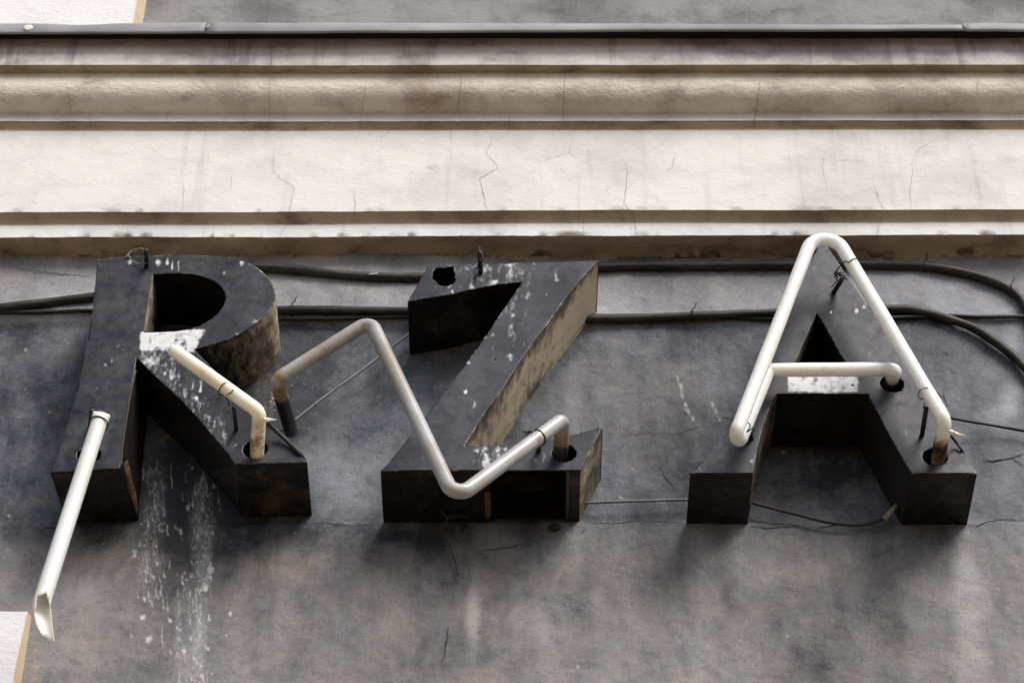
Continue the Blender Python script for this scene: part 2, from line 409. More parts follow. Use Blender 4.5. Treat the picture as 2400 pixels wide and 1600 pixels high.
def blob(u, v, ru, rv, a, jag=0.3, seed=0):
    return a*np.clip(1.25 - np.sqrt(((U-u)/ru)**2 + ((V-v)/rv)**2) + jag*fbm(X*22, Z*18, 4, 200+seed), 0, 1)
tone += blob(800, 1130, 150, 110, 0.22, 0.6, 1) + blob(1500, 1130, 110, 80, 0.12, 0.6, 2) + blob(770, 1000, 130, 70, 0.10, 0.6, 21)
tone -= blob(1250, 1360, 420, 90, 0.12, 0.5, 3) + blob(1700, 1420, 300, 60, 0.06, 0.6, 4)
tone += blob(1108, 1450, 18, 90, 0.55, 0.3, 5) + blob(1640, 1330, 60, 200, 0.16, 0.4, 6) + blob(2270, 1450, 45, 200, 0.36, 0.5, 7)
tone += blob(2370, 930, 30, 40, 0.5, 0.7, 8) + blob(2375, 800, 25, 40, 0.35, 0.8, 9) + blob(2345, 970, 60, 25, 0.22, 0.8, 19)
tone -= blob(2280, 1050, 130, 60, 0.12, 0.5, 10)
tone -= 0.10*sstep(1380, 1500, U)*lip
tone += blob(170, 1200, 40, 70, 0.14, 0.6, 11)
warm = 0.05 + 0.62*sstep(1190, 1340, V) + 0.45*lip*(1-sstep(1450, 2300, U)*0.5)
warm += blob(1500, 950, 200, 160, 0.5, 0.5, 12) + blob(620, 900, 60, 60, 0.7, 0.4, 13)
warm += blob(250, 1300, 130, 60, 0.4, 0.4, 14) + blob(650, 1320, 90, 60, 0.3, 0.4, 15)
white = np.zeros_like(X)
r2 = np.random.default_rng(5)
wav = 10*fbm(X*0, Z*6, 3, 310)
for (uc, wd, v0, v1, k_) in ((345, 22, 1060, 1420, .34), (375, 16, 1080, 1300, .34), (430, 60, 1060, 1350, .16), (470, 20, 1120, 1640, .42), (492, 14, 1150, 1400, .40), (440, 16, 1350, 1640, .38), (420, 10, 1400, 1640, .42), (330, 14, 1330, 1480, .30), (520, 16, 1180, 1400, .22), (300, 10, 1240, 1320, .25), (560, 12, 1100, 1180, .2)):
    white += k_*np.exp(-((U-uc-wav)/wd)**2)*sstep(v0-30, v0+40, V)*(1-sstep(v1-90, v1+10, V))*(0.8+0.7*fbm(X*40, Z*14, 3, 320+uc))
i0, i1 = np.searchsorted(XS, -0.72), np.searchsorted(XS, -0.36)
Us, Vs = U[i0:i1], V[i0:i1]; add = np.zeros_like(Us)
for k in range(250):                                   # pale spatters and connected runs below the letter R
    grp = r2.integers(0, 5); u = (345, 372, 470, 490, 440)[grp] + (14, 12, 20, 10, 26)[grp]*r2.normal()
    v = r2.uniform(1070, 1610) if grp in (2, 4) else r2.uniform(1060, 1430)
    L = r2.exponential(26)+5; wd = r2.uniform(1.2, 2.6); a_ = r2.uniform(0.25, 0.85)
    wob = 2.2*np.sin(Vs*0.09+k)+1.2*np.sin(Vs*0.23+k*2)
    add = np.maximum(add, a_*np.exp(-((Us-u-wob*0.6)/wd)**2)*sstep(v-L, v-L*0.5, Vs)*(1-sstep(v-1, v+3, Vs))*(0.55+0.45*sstep(v-L, v, Vs)))
    if r2.random() < 0.55:
        q = r2.uniform(1.5, 3.6); add = np.maximum(add, min(1, a_+0.25)*np.exp(-((Us-u-1.5)/q)**2-((Vs-v)/(q*1.4))**2))
for (u, v, q) in ((316, 1300, 7), (492, 1335, 9), (481, 1380, 8), (333, 1450, 8), (350, 1500, 9), (398, 1455, 5), (432, 1530, 6), (540, 1440, 4), (447, 1500, 5)):
    add = np.maximum(add, 0.95*np.clip(1.3-np.sqrt(((Us-u)/q)**2+((Vs-v)/(q*1.3))**2)+0.9*fbm(Us*0.12, Vs*0.12, 3, 900+int(u)), 0, 1))
white[i0:i1] = np.maximum(white[i0:i1]*0.75, add)
for k in range(40):
    u = r2.uniform(0, 2400); v = r2.uniform(800, 1600); white += r2.uniform(0.4, 0.9)*np.exp(-((U-u)/3.2)**2-((V-v)/3.5)**2)
for (u0, v0, u1, v1) in ((1668, 942, 1688, 985), (1585, 880, 1597, 905), (1605, 945, 1625, 985), (1592, 900, 1600, 930)):
    tt = np.clip(((U-u0)*(u1-u0)+(V-v0)*(v1-v0))/((u1-u0)**2+(v1-v0)**2), 0, 1)
    white += 0.55*np.exp(-(((U-u0-tt*(u1-u0))**2+(V-v0-tt*(v1-v0))**2)/10.0))
crust = (1-sstep(600, 622, V + 12*fbm(X*9, X*0, 3, 400) + 6*fbm(X*50, Z*40, 2, 401)))*0.9
crust += 0.6*np.exp(-((U-85)/9)**2)*sstep(1440, 1470, V)
crust += blob(640, 930, 30, 40, 0.5, 0.5, 16)
tone -= np.maximum(0, fbm(X*2.6, Z*3.4, 4, 150)-0.05)*0.55*(1-lip)*(1-sstep(1250, 1420, V))
tone -= blob(1925, 1080, 140, 90, 0.24, 0.6, 30) + blob(60, 1050, 120, 200, 0.12, 0.7, 34) + blob(860, 960, 90, 120, 0.08, 0.8, 35) + blob(250, 1255, 150, 40, 0.10, 0.6, 31) + blob(1120, 1270, 260, 45, 0.10, 0.7, 32) + blob(720, 1270, 110, 40, 0.08, 0.7, 33)  # shade painted into the A arch and below the letters, plus soot patches
tone = np.clip(tone, 0.02, 0.95)
pts = np.stack([X, Y, Z], -1)
v, f = gridmesh(pts)
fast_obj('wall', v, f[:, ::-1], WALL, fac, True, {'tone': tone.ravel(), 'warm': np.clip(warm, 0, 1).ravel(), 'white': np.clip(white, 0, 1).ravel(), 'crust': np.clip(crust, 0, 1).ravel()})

# upper wall
ZU = PR['z8'] + 0.02
XU = XS[::3]; zu = np.linspace(ZU, ZU+2.2, 90)
Xu, Zu = np.meshgrid(XU, zu, indexing='ij')
Yu = 0.012 - 0.002*fbm(Xu*9, Zu*9, 4, 500)
v, f = gridmesh(np.stack([Xu, Yu, Zu], -1))
fast_obj('upper_wall', v, f[:, ::-1], PL_UPPER, fac, True, {'grime': (0*Xu).ravel()})

# pilaster strips with a cream splayed edge
def pilaster(x_edge, x_back, y_front, y_back, z0, z1, name='pilaster', round_top=False):
    nz = 40
    zz = np.linspace(z0, z1, nz)
    xx = np.concatenate([[-4.0], np.linspace(-1.2, x_edge, 40)])
    Xp, Zp = np.meshgrid(xx, zz, indexing='ij')
    Yp = y_front - 0.0012*fbm(Xp*14, Zp*14, 4, 520)
    if round_top:
        d = np.maximum(0, (Zp-(z1-0.012))/0.012)
        Yp = Yp + 0.012*d**3
    p, ff = gridmesh(np.stack([Xp, Yp, Zp], -1))
    o = fast_obj(name, p, ff[:, ::-1], PL_WHITE, fac, True, {'grime': (0*Xp).ravel()})
    q = np.zeros((4, nz, 3))
    for i, t in enumerate((0, 0.33, 0.66, 1)):
        q[i, :, 0] = x_edge + (x_back-x_edge)*t + 0.0006*fbm(zz*30, zz*0+i, 2, 530)*(i > 0)
        q[i, :, 1] = Yp[-1] + (y_back-Yp[-1])*t
        q[i, :, 2] = zz
    p, ff = gridmesh(q)
    fast_obj('splayed_edge', p, ff[:, ::-1], PL_CREAM, o, True, {'grime': np.zeros(len(p))})
    # top cap
    cap = [(-4, y_front, z1), (x_edge, Yp[-1, -1], z1), (x_back, y_back, z1), (-4, y_back, z1)]
    obj('top_edge', cap, [(0, 1, 2, 3)], PL_WHITE, o)
    return o
a = P(62, 1420, -0.030); b = P(72, 1432, -0.004)
pilaster(a.x, b.x+0.006, -0.030, 0.002, 0.0, a.z, 'pilaster', True)
a = P(316, 25, -0.02); b = P(341, 25, 0.012)
pilaster(a.x, b.x, -0.02, 0.014, ZU+0.001, ZU+2.15, 'pilaster')

# zinc flashing on top of the cornice: three overlapping sheets
def flashing(u0, u1, vt0, vt1, vb0, vb1, dy, end):
    yl = PR['y6'] - 0.004 - dy
    n = 60
    us = np.linspace(u0, u1, n); rows = []
    for k, u in enumerate(us):
        t = k/(n-1)
        wv = 1.6*fbm(np.array([u*0.006]), np.array([dy*900]), 3, 540)[0]
        if end == 0: wv2 = 4.0*math.exp(-((u-190)/60)**2)
        else: wv2 = 0
        zt_ = P(u, vt0+(vt1-vt0)*t + wv*0.6 + wv2, yl).z; zb_ = P(u, vb0+(vb1-vb0)*t + wv, yl).z; x = P(u, 60, yl).x
        prof_ = [(0.010, zt_+0.055), (yl*0.5, zt_+0.026), (yl+0.004, zt_+0.002), (yl+0.001, zt_-0.0005), (yl, zt_-0.003),
                 (yl-0.0005, zb_+0.002), (yl+0.0005, zb_), (yl+0.003, zb_-0.0005), (yl+0.007, zb_+0.003)]
        rows.append([(x, y, z) for y, z in prof_])
    p, ff = gridmesh(np.array(rows))
    o = fast_obj('flashing_sheet', p, ff[:, ::-1], ZINC, fac, True)
    sm = o.modifiers.new('thick', 'SOLIDIFY'); sm.thickness = 0.0012; sm.offset = -1
    return o
f1 = flashing(-700, 487, 55, 53, 77, 75, 0.0, 0)
f2 = flashing(484, 2264, 52, 57, 75, 68, 0.0022, 1)
f3 = flashing(2260, 3200, 54, 56, 70, 74, 0.0, 2)

# small blobs: lime dropping on the flashing, solder lumps at the seams
def lump(name, c, r, mat, parent, sq=(1, 1, 1), seed=0, label=None):
    bm = bmesh.new(); bmesh.ops.create_icosphere(bm, subdivisions=3, radius=1)
    rr = random.Random(seed)
    off = rr.uniform(0, 50)
    for vtx in bm.verts:
        n = vtx.co.normalized()
        k = 1 + 0.35*float(fbm(np.array([n.x*2.2+off]), np.array([n.z*2.2+n.y*1.7]), 3, seed)[0])
        vtx.co = Vector((n.x*sq[0], n.y*sq[1], n.z*sq[2]))*r*k + Vector(c)
    me = bpy.data.meshes.new(name); bm.to_mesh(me); bm.free()
    return meshobj(name, me, mat, parent, True)
lump('lime_dropping', P(65, 66, PR['y6']-0.005), 0.0085, LIME, f1, (1, 0.35, 1), 3)
lump('seam_fold', P(487, 63, PR['y6']-0.007), 0.006, ZINC, f2, (0.6, 0.5, 1.3), 4)
lump('seam_fold', P(2261, 62, PR['y6']-0.007), 0.006, ZINC, f3, (0.6, 0.5, 1.2), 5)

# ------------------------------------------------------------------ sweeps
def smooth_path(pts, n=8):
    """Catmull-Rom through the points"""
    p = [Vector(q) for q in pts]; p = [p[0]*2-p[1]] + p + [p[-1]*2-p[-2]]
    out = []
    for i in range(1, len(p)-2):
        for k in range(n):
            t = k/n
            out.append(0.5*((2*p[i]) + (p[i+1]-p[i-1])*t + (2*p[i-1]-5*p[i]+4*p[i+1]-p[i+2])*t*t + (3*p[i]-p[i-1]-3*p[i+1]+p[i+2])*t**3))
    out.append(p[-2]); return out
def fillet_path(pts, rad, n=8, step=0.012):
    p = [Vector(q) for q in pts]; out = [p[0]]
    if not isinstance(rad, (list, tuple)): rad = [rad]*(len(p)-2)
    for i in range(1, len(p)-1):
        a, b, c = p[i-1], p[i], p[i+1]
        d1 = (a-b).normalized(); d2 = (c-b).normalized()
        ang = d1.angle(d2); L = rad[i-1]/math.tan(ang/2)
        L = min(L, (a-b).length*0.49, (c-b).length*0.49)
        s, e = b+d1*L, b+d2*L
        for k in range(n+1):
            t = k/n
            # rational quadratic gives a circular arc
            wgt = math.sin(ang/2)
            out.append((s*(1-t)**2 + b*2*t*(1-t)*wgt + e*t*t)/((1-t)**2 + 2*t*(1-t)*wgt + t*t))
    out.append(p[-1])
    res = [out[0]]
    for a, b in zip(out[:-1], out[1:]):
        m_ = max(1, int((b-a).length/step))
        for k in range(1, m_+1): res.append(a.lerp(b, k/m_))
    return res
def sweep(path, r, seg=16, cap=True, dome=0, rfun=None):
    path = [Vector(p) for p in path]
    T = []
    for i in range(len(path)):
        a = path[max(0, i-1)]; b = path[min(len(path)-1, i+1)]
        T.append((b-a).normalized())
    nrm = T[0].orthogonal().normalized()
    V_, F_, S_ = [], [], []
    acc = 0; tot = sum((b-a).length for a, b in zip(path[:-1], path[1:])) or 1
    rings = []
    if dome:
        for k in range(dome, 0, -1):
            t = k/dome*math.pi/2; rings.append((path[0]-T[0]*r*math.sin(t)*0.9, T[0], max(0.02, math.cos(t)), 0.0))
    for i, p in enumerate(path):
        if i: acc += (p-path[i-1]).length
        rings.append((p, T[i], 1.0, acc/tot))
    if dome:
        for k in range(1, dome+1):
            t = k/dome*math.pi/2; rings.append((path[-1]+T[-1]*r*math.sin(t)*0.9, T[-1], max(0.02, math.cos(t)), 1.0))
    for (p, t, k, s) in rings:
        nrm = (nrm - t*nrm.dot(t)).normalized(); bn = t.cross(nrm)
        rr = r*k*(rfun(s) if rfun else 1)
        for j in range(seg):
            a = 2*math.pi*j/seg
            V_.append(p + (nrm*math.cos(a) + bn*math.sin(a))*rr); S_.append(s)
    n = len(rings)
    for i in range(n-1):
        for j in range(seg):
            k = (j+1) % seg
            F_.append((i*seg+j, i*seg+k, (i+1)*seg+k, (i+1)*seg+j))
    if cap:
        F_.append(tuple(range(seg))[::-1]); F_.append(tuple((n-1)*seg+j for j in range(seg)))
    return V_, F_, np.array(S_)
def tube(name, path, r, mat, parent=None, seg=12, dome=0, attr=None, rfun=None):
    V_, F_, S_ = sweep(path, r, seg, True, dome, rfun)
    return obj(name, V_, F_, mat, parent, True, {'dark': attr(S_)} if attr is not None else None)
def strands(name, list_of_paths, r, mat, parent=None, seg=6):
    V, F = [], []
    for pth in list_of_paths:
        v_, f_, _ = sweep(pth, r, seg)
        o = len(V); V += v_; F += [tuple(i+o for i in q) for q in f_]
    return obj(name, V, F, mat, parent, True)

# ------------------------------------------------------------------ cracks in plaster (thin raised-edge grooves laid on the surface)
def surf(u, v):
    """first facade surface met by a photo ray -> point, normal"""
    best = None
    d = ray(u, v)
    for nm, pl in SEG.items():
        for a, b in zip(pl[:-1], pl[1:]):
            for it in range(1):
                # intersect in the (y,z) plane, allowing for tilt
                x_guess = CAM.x + d.x*((a[0]-CAM.y)/d.y)
                tz = float(tilt(np.array((a[1]+b[1])/2)))*x_guess
                ay, az, by, bz = a[0], a[1]+tz, b[0], b[1]+tz
                den = d.y*(bz-az) - d.z*(by-ay)
                if abs(den) < 1e-9: continue
                t = ((ay-CAM.y)*(bz-az) - (az-CAM.z)*(by-ay))/den
                s = ((ay-CAM.y)*d.z - (az-CAM.z)*d.y)/den
                if -0.02 <= s <= 1.02 and t > 0 and (best is None or t < best[0]):
                    n = Vector((0, -(bz-az), (by-ay))).normalized()
                    if n.dot(d) > 0: n = -n
                    best = (t, n)
    if best is None:
        p = P(u, v, 0.0); t = (p-CAM).length/d.length; best = (t, Vector((0, -1, 0)))
    return CAM + d*best[0], best[1]
def wall_y(x, z):
    i = np.searchsorted(XS, x); j = np.searchsorted(zs, z)
    i = min(max(i, 1), len(XS)-1); j = min(max(j, 1), len(zs)-1)
    return float(min(pts_wall[i-1:i+1, j-1:j+1, 1].min(), 0.01))
pts_wall = pts
def crack(uvs, wpx=2.0, mat=CRACKL, jit=2.2, seed=0, parent=fac):
    rr = random.Random(seed)
    dense = []
    for a, b in zip(uvs[:-1], uvs[1:]):
        n = max(2, int(math.hypot(b[0]-a[0], b[1]-a[1])/5))
        for k in range(n):
            t = k/n; dense.append((a[0]+(b[0]-a[0])*t + rr.gauss(0, jit*0.6), a[1]+(b[1]-a[1])*t + rr.gauss(0, jit*0.35)))
    dense.append(uvs[-1])
    Vv, Ff = [], []
    n = len(dense); last = None
    for i, (u, v_) in enumerate(dense):
        p, nr = surf(u, v_)
        if p.y > -0.001:
            p = P(u, v_, wall_y(p.x, p.z))
        k = math.sin(math.pi*(i+0.5)/n)**0.5*(0.45+0.75*rr.random())
        a = dense[max(0, i-1)]; b = dense[min(n-1, i+1)]
        tx, tv = b[0]-a[0], b[1]-a[1]; L = math.hypot(tx, tv) or 1
        up_ = Vector((0, nr.z, -nr.y)) if abs(nr.y) > 0.3 else Vector((0, 1, 0))
        side = (RT*(tv/L) + Vector((0, 0, 1) if abs(nr.y) > 0.5 else (0, -1, 0))*(tx/L))
        wd = wpx*k/1428/2*(0.55 if mat is CRACKL else 0.85)
        q = p + nr*0.0012
        Vv += [q-side*wd, q+side*wd]
        if i: Ff.append((2*i-2, 2*i-1, 2*i+1, 2*i))
    return obj('crack', Vv, Ff, mat, parent)

# ------------------------------------------------------------------ letters
def loop_world(uvs, y): return [P(u, v, y) for u, v in uvs]
def area2(l): return sum(a.x*b.z - b.x*a.z for a, b in zip(l, l[1:]+l[:1]))
def spline_closed_piece(pts, n=5): return smooth_path(pts, n)
def circle_px(u, v, r, n=20, jag=0, seed=0):
    c = P(u, v, -FACE); rr = random.Random(seed)
    out = []
    for k in range(n):
        a = 2*math.pi*k/n; q = r/1428*(1 + jag*rr.uniform(-1, 1))
        out.append(Vector((c.x + q*math.cos(a), -FACE, c.z + q*math.sin(a))))
    return out
def make_face(name, outer, holes, parent, paint, bulge=0.0):
    bm = bmesh.new(); edges = []
    for lp in [outer] + holes:
        vs_ = [bm.verts.new((p.x, 0, p.z)) for p in lp]
        for a, b in zip(vs_, vs_[1:]+vs_[:1]): edges.append(bm.edges.new((a, b)))
    bmesh.ops.triangle_fill(bm, use_beauty=True, use_dissolve=False, edges=edges)
    xs_ = [p.x for p in outer]; zs_ = [p.z for p in outer]
    for lo, hi, ax in ((min(xs_), max(xs_), 0), (min(zs_), max(zs_), 2)):
        k = lo + 0.003
        while k < hi:
            co = [0, 0, 0]; no = [0, 0, 0]; co[ax] = k; no[ax] = 1
            bmesh.ops.bisect_plane(bm, geom=bm.verts[:]+bm.edges[:]+bm.faces[:], plane_co=co, plane_no=no, dist=1e-6)
            k += 0.0032
    for vtx in bm.verts: vtx.co.y = -FACE
    bmesh.ops.recalc_face_normals(bm, faces=bm.faces[:])
    if bm.faces and sum(f.normal.y for f in bm.faces) > 0:
        bmesh.ops.reverse_faces(bm, faces=bm.faces[:])
    bm.verts.index_update()
    rimv = np.array([1.0 if vtx.is_boundary else 0.0 for vtx in bm.verts])
    me = bpy.data.meshes.new(name); bm.to_mesh(me); bm.free()
    co = np.zeros(len(me.vertices)*3); me.vertices.foreach_get('co', co); co = co.reshape(-1, 3)
    uv = proj(co)
    wv = np.clip(paint(uv[:, 0], uv[:, 1], co[:, 0], co[:, 2]), 0, 1.5)
    wv = np.maximum(wv, rimv*(0.40 + 0.35*fbm(co[:, 0]*30, co[:, 2]*30, 3, 77)))
    co[:, 1] -= 0.0018*fbm(co[:, 0]*7, co[:, 2]*6, 3, 600) + 0.0004
    me.vertices.foreach_set('co', co.ravel())
    o = meshobj(name, me, FACEM, parent, True, {'white': wv})
    sm = o.modifiers.new('sheet', 'SOLIDIFY'); sm.thickness = 0.0016; sm.offset = -1
    return o
def make_panel(name, pts, mat, parent, interior_left=True, y0=-FACE+0.0016, y1=0.003, wear=None, shift=None, nd=6, flare=None, dent=0.0008, seed=0, closed=False):
    """side sheet following pts (world, front edge) back to the wall"""
    n = len(pts)
    # resample long straight runs
    P_ = [pts[0]]
    seq = pts + ([pts[0]] if closed else [])
    for a, b in zip(seq[:-1], seq[1:]):
        m_ = max(1, int((b-a).length/0.012))
        for k in range(1, m_+1): P_.append(a.lerp(b, k/m_))
    n = len(P_)
    rows = np.zeros((n, nd+1, 3)); inn = np.zeros((n, nd+1, 3))
    for i, p in enumerate(P_):
        a = P_[max(0, i-1)]; b = P_[min(n-1, i+1)]
        t = Vector((b.x-a.x, 0, b.z-a.z)).normalized(); nl = Vector((-t.z, 0, t.x))
        for k in range(nd+1):
            s = k/nd; y = y0 + (y1-y0)*s
            d = Vector((0, 0, 0))
            if flare: d = flare(i/(n-1), s)
            dn = dent*float(fbm(np.array([i*0.35+seed]), np.array([s*3.1]), 2, seed)[0])*math.sin(math.pi*s)
            q = Vector((p.x, y, p.z)) + d + nl*dn
            rows[i, k] = q; inn[i, k] = q + nl*0.0014
    A, f = gridmesh(rows); B, f2_ = gridmesh(inn)
    V_ = np.concatenate([A, B]); N = len(A)
    F_ = [tuple(q) for q in f] + [tuple(q[::-1]+N) for q in f2_]
    idx = np.arange(N).reshape(n, nd+1)
    def rim(l):
        for a, b in zip(l[:-1], l[1:]): F_.append((int(a), int(b), int(b)+N, int(a)+N))
    rim(idx[:, 0][::-1]); rim(idx[:, -1]); rim(idx[0, :]); rim(idx[-1, :][::-1])
    at = None
    if wear is not None:
        i_, k_ = np.meshgrid(np.arange(n)/(n-1), np.arange(nd+1)/nd, indexing='ij')
        wv = wear(i_, k_).ravel(); at = {'wear': np.concatenate([wv, wv])}
    return obj(name, V_, F_, mat, parent, True, at)
def auto(o):
    me = o.data
    try:
        me.set_sharp_from_angle(angle=math.radians(40))
    except Exception: pass
    return o
def ccw(l): return l if area2(l) > 0 else l[::-1]
def cw(l): return l if area2(l) < 0 else l[::-1]
def splat(u, v, lst):
    s = np.zeros_like(u)
    for (a, b, ra, rb, k) in lst: s = np.maximum(s, k*np.clip(1.35 - np.sqrt(((u-a)/ra)**2 + ((v-b)/rb)**2), 0, 1))
    return s
def drips(u, v, lst):
    """(u, v top, v bottom, half width, strength): narrow run with a drop at its end"""
    s = np.zeros_like(u)
    for (a, t, b, wd, k) in lst:
        s = np.maximum(s, k*np.exp(-((u-a)/wd)**2)*sstep(t-3, t+3, v)*(1-sstep(b-2, b+3, v)))
        s = np.maximum(s, (k+0.15)*np.exp(-((u-a)/(wd*1.5))**2-((v-b)/(wd*1.8))**2))
    return s
def sprinkle(u, v, n, box, seed, k=0.7, r=(1.6, 3.2), run=0.2):
    q = np.random.default_rng(seed); s = np.zeros_like(u)
    for i in range(n):
        a = q.uniform(box[0], box[2]); b = q.uniform(box[1], box[3]); rr = q.uniform(*r); L = q.uniform(6, 26) if q.random() < run else rr
        s = np.maximum(s, q.uniform(0.3, 0.85)*k*np.exp(-((u-a)/rr)**2 - ((v-b)/L)**2))
    return s
def back_plate(parent, outer, holes):
    bm = bmesh.new(); edges = []
    for lp in [outer] + holes:
        vs_ = [bm.verts.new((p.x, -0.012, p.z)) for p in lp]
        for a, b in zip(vs_, vs_[1:]+vs_[:1]): edges.append(bm.edges.new((a, b)))
    bmesh.ops.triangle_fill(bm, use_beauty=True, use_dissolve=False, edges=edges)
    me = bpy.data.meshes.new('back_plate'); bm.to_mesh(me); bm.free()
    o = meshobj('back_plate', me, DARKM, parent)
    sm_ = o.modifiers.new('sheet', 'SOLIDIFY'); sm_.thickness = 0.0016
    return o
def support(parent, base, tip, y_tip, r=0.003):
    b = P(*base, -FACE+0.001); t = P(*tip, y_tip)
    return tube('tube_support', [b, b.lerp(t, 0.5), t], r, STUD, parent, 8)

# ---- R
rootR = empty('sign_letter', P(400, 1105, -FACE), 'black metal box letter R streaked with white, its stem tube snapped', 'sign letter', 'black channel letters of the old sign')
R_top = [(228.6, 608.6), (296, 603), (343, 601)]
R_bowl = smooth_path([Vector((a, b, 0)) for a, b in [(343, 601), (404, 598.8), (455, 598), (496, 600), (537, 605), (573.5, 615), (602, 629), (624.5, 648), (639, 666), (646, 690), (643, 710), (632, 728), (610, 749), (583, 770), (550, 788.5), (510, 803), (454, 819)]], 4)
R_bowl = [(p.x, p.y) for p in R_bowl]
R_legR = [(454, 819), (720, 1083)]
R_legB = [(720, 1083), (550, 1086)]
R_legL = [(p.x, p.y) for p in smooth_path([Vector((a, b, 0)) for a, b in [(550, 1086), (535, 1063), (504, 1026.5), (467, 984), (430.6, 943), (394, 909), (357, 874.5), (320, 838)]], 3)]
R_stR = [(p.x, p.y) for p in smooth_path([Vector((a, b, 0)) for a, b in [(320, 838), (314, 883), (305, 938), (299, 975), (293, 1010), (286, 1060), (282, 1097)]], 3)]
R_stB = [(282, 1097), (118, 1107.6)]
R_stL = [(p.x, p.y) for p in smooth_path([Vector((a, b, 0)) for a, b in [(118, 1107.6), (133.7, 1069), (161, 990), (181, 913), (192, 858), (206, 795), (214, 750), (220, 699), (224.5, 650), (228.6, 608.6)]], 3)]
R_panels = [('top_panel', R_top + R_bowl[1:2], SIDEM), ('bowl_panel', R_bowl, WORN), ('leg_panel', R_legR, SIDEM), ('foot_panel', R_legB, SIDEM),
            ('leg_panel', R_legL, REVEAL), ('stem_panel', R_stR, DARKM), ('foot_panel', R_stB, SIDEM), ('stem_panel', R_stL, SIDEM)]
R_panels[0] = ('top_panel', R_top, SIDEM)
R_outer = []
for _, l, _m in R_panels: R_outer += l[:-1]
R_cnt_curve = [(p.x, p.y) for p in smooth_path([Vector((a, b, 0)) for a, b in [(359, 642.7), (394, 640.6), (430.6, 641), (461, 644.7), (486, 652), (506, 661), (520.4, 674), (528, 690.6), (527.5, 707), (518, 727), (496, 749), (465, 766), (430.6, 775), (394, 779), (336.7, 781)]], 3)]
R_cnt_left = [(336.7, 781), (345, 730), (352, 685), (359, 642.7)]
def paintR(u, v, x, z):
    patch = sstep(-6, 3, v - (779 - 0.00062*np.maximum(0, u-380)**2*1.2)) * (1-sstep(816, 830, v - 0.05*(u-330))) * sstep(322, 334, u) * (1-sstep(462, 490, u + (v-780)*0.35))
    edge = fbm(u*0.06, v*0.06, 4, 11)
    s = patch*(1.05 + 0.9*edge)
    s = np.maximum(s, (0.62+0.4*edge)*np.exp(-((u-356)/36)**2-((v-840)/30)**2))
    s = np.maximum(s, (0.36+0.5*fbm(u*0.12, v*0.025, 4, 17))*np.exp(-((u-(380+(v-840)*0.72))/48)**2)*sstep(830, 850, v)*(1-sstep(1000, 1090, v)))
    s = np.maximum(s, (0.36+0.35*edge)*sstep(-8, 20, v-(838+(u-320)*0.93))*0 + 0.30*np.exp(-((u-380)/45)**2-((v-870)/30)**2))
    s = np.maximum(s, drips(u, v, [(402, 838, 886, 5, 0.62), (412, 860, 912, 4, 0.40), (386, 870, 876, 4, 0.8), (470, 890, 915, 3.5, 0.8), (452, 890, 932, 3, 0.6), (460, 930, 934, 4, 0.9), (438, 955, 965, 3, 0.5), (480, 960, 1040, 3, 0.35), (497, 1000, 1060, 4, 0.35), (371, 605, 616, 6, 0.6), (392, 602, 618, 4, 0.7), (404, 608, 630, 1.6, 0.8), (419, 612, 634, 2, 0.7), (304, 606, 612, 5, 0.75), (566, 612, 618, 5, 0.7), (525, 636, 641, 4.5, 0.45), (262, 828, 848, 2.5, 0.5), (248, 848, 856, 3, 0.4)]))
    s = np.maximum(s, 0.45*np.exp(-((u-600)/18)**2-((v-752)/16)**2) + 0.35*np.exp(-((u-560)/20)**2-((v-778)/10)**2))
    s = np.maximum(s, drips(u, v, [(462 + 8*i, 930 + 12*i, 960 + 16*i, 2.2, 0.38) for i in range(8)]))
    s = np.maximum(s, sprinkle(u, v, 60, (430, 930, 560, 1080), 3, 0.75, (1.3, 2.4)))
    s = np.maximum(s, sprinkle(u, v, 50, (125, 640, 320, 1100), 4, 0.65, (1.2, 2.2)))
    s = np.maximum(s, sprinkle(u, v, 45, (350, 600, 645, 800), 5, 0.6, (1.2, 2.8)))
    s = np.maximum(s, 0.5*np.exp(-((u-232)/8)**2-((v-1082)/12)**2)*(0.6+edge))
    return s
faceR = make_face('front_face', ccw(loop_world(R_outer, -FACE)),
                  [loop_world(R_cnt_curve[:-1]+R_cnt_left[:-1], -FACE), circle_px(208.7, 1066, 27, 22, 0.03, 1), circle_px(598.5, 1052, 28, 22, 0.02, 2), circle_px(412, 799, 3.2, 8)], rootR, paintR)
back_plate(rootR, ccw(loop_world(R_outer, -FACE)), [loop_world(R_cnt_curve[:-1]+R_cnt_left[:-1], -FACE)])
def fl_const(dx=0, dz=0): return lambda i, s: Vector((dx*s, 0, dz*s))
def panels(root, plist, extra, hole=False):
    for k, (nm, l, mt) in enumerate(plist):
        # loops are given clockwise on the wall seen from the front -> interior on the right; reverse so it is on the left
        pts_ = loop_world(l, -FACE)[::-1]
        ex = extra.get(k, {})
        o = auto(make_panel(nm, pts_, mt, root, seed=k*7+len(l), **ex))
        if nm in ('bowl_panel',): o['label'] = 'worn brown curved side of the bowl'
wearR = lambda i, s: 0.26 + 0.38*sstep(0.25, 0.6, 1-np.abs(i-0.62)*1.6)*(0.75) - 0.12*s + 0.18*np.sin(i*9+s*9)*0.4 - 0.42*sstep(0.28, 0.02, i)
panels(rootR, R_panels, {1: dict(wear=wearR), 5: dict(flare=lambda i, s: Vector((0.016*s*(0.3+0.7*(1-i)), 0, 0))), 6: dict(flare=lambda i, s: Vector((0.012*s, 0, 0))), 7: dict(flare=fl_const(0.011))})
panels(rootR, [('counter_panel', R_cnt_left[::-1], WORN), ('counter_panel', R_cnt_curve[::-1], DARKM)], {0: dict(wear=lambda i, s: 0.25-0.9*s)})
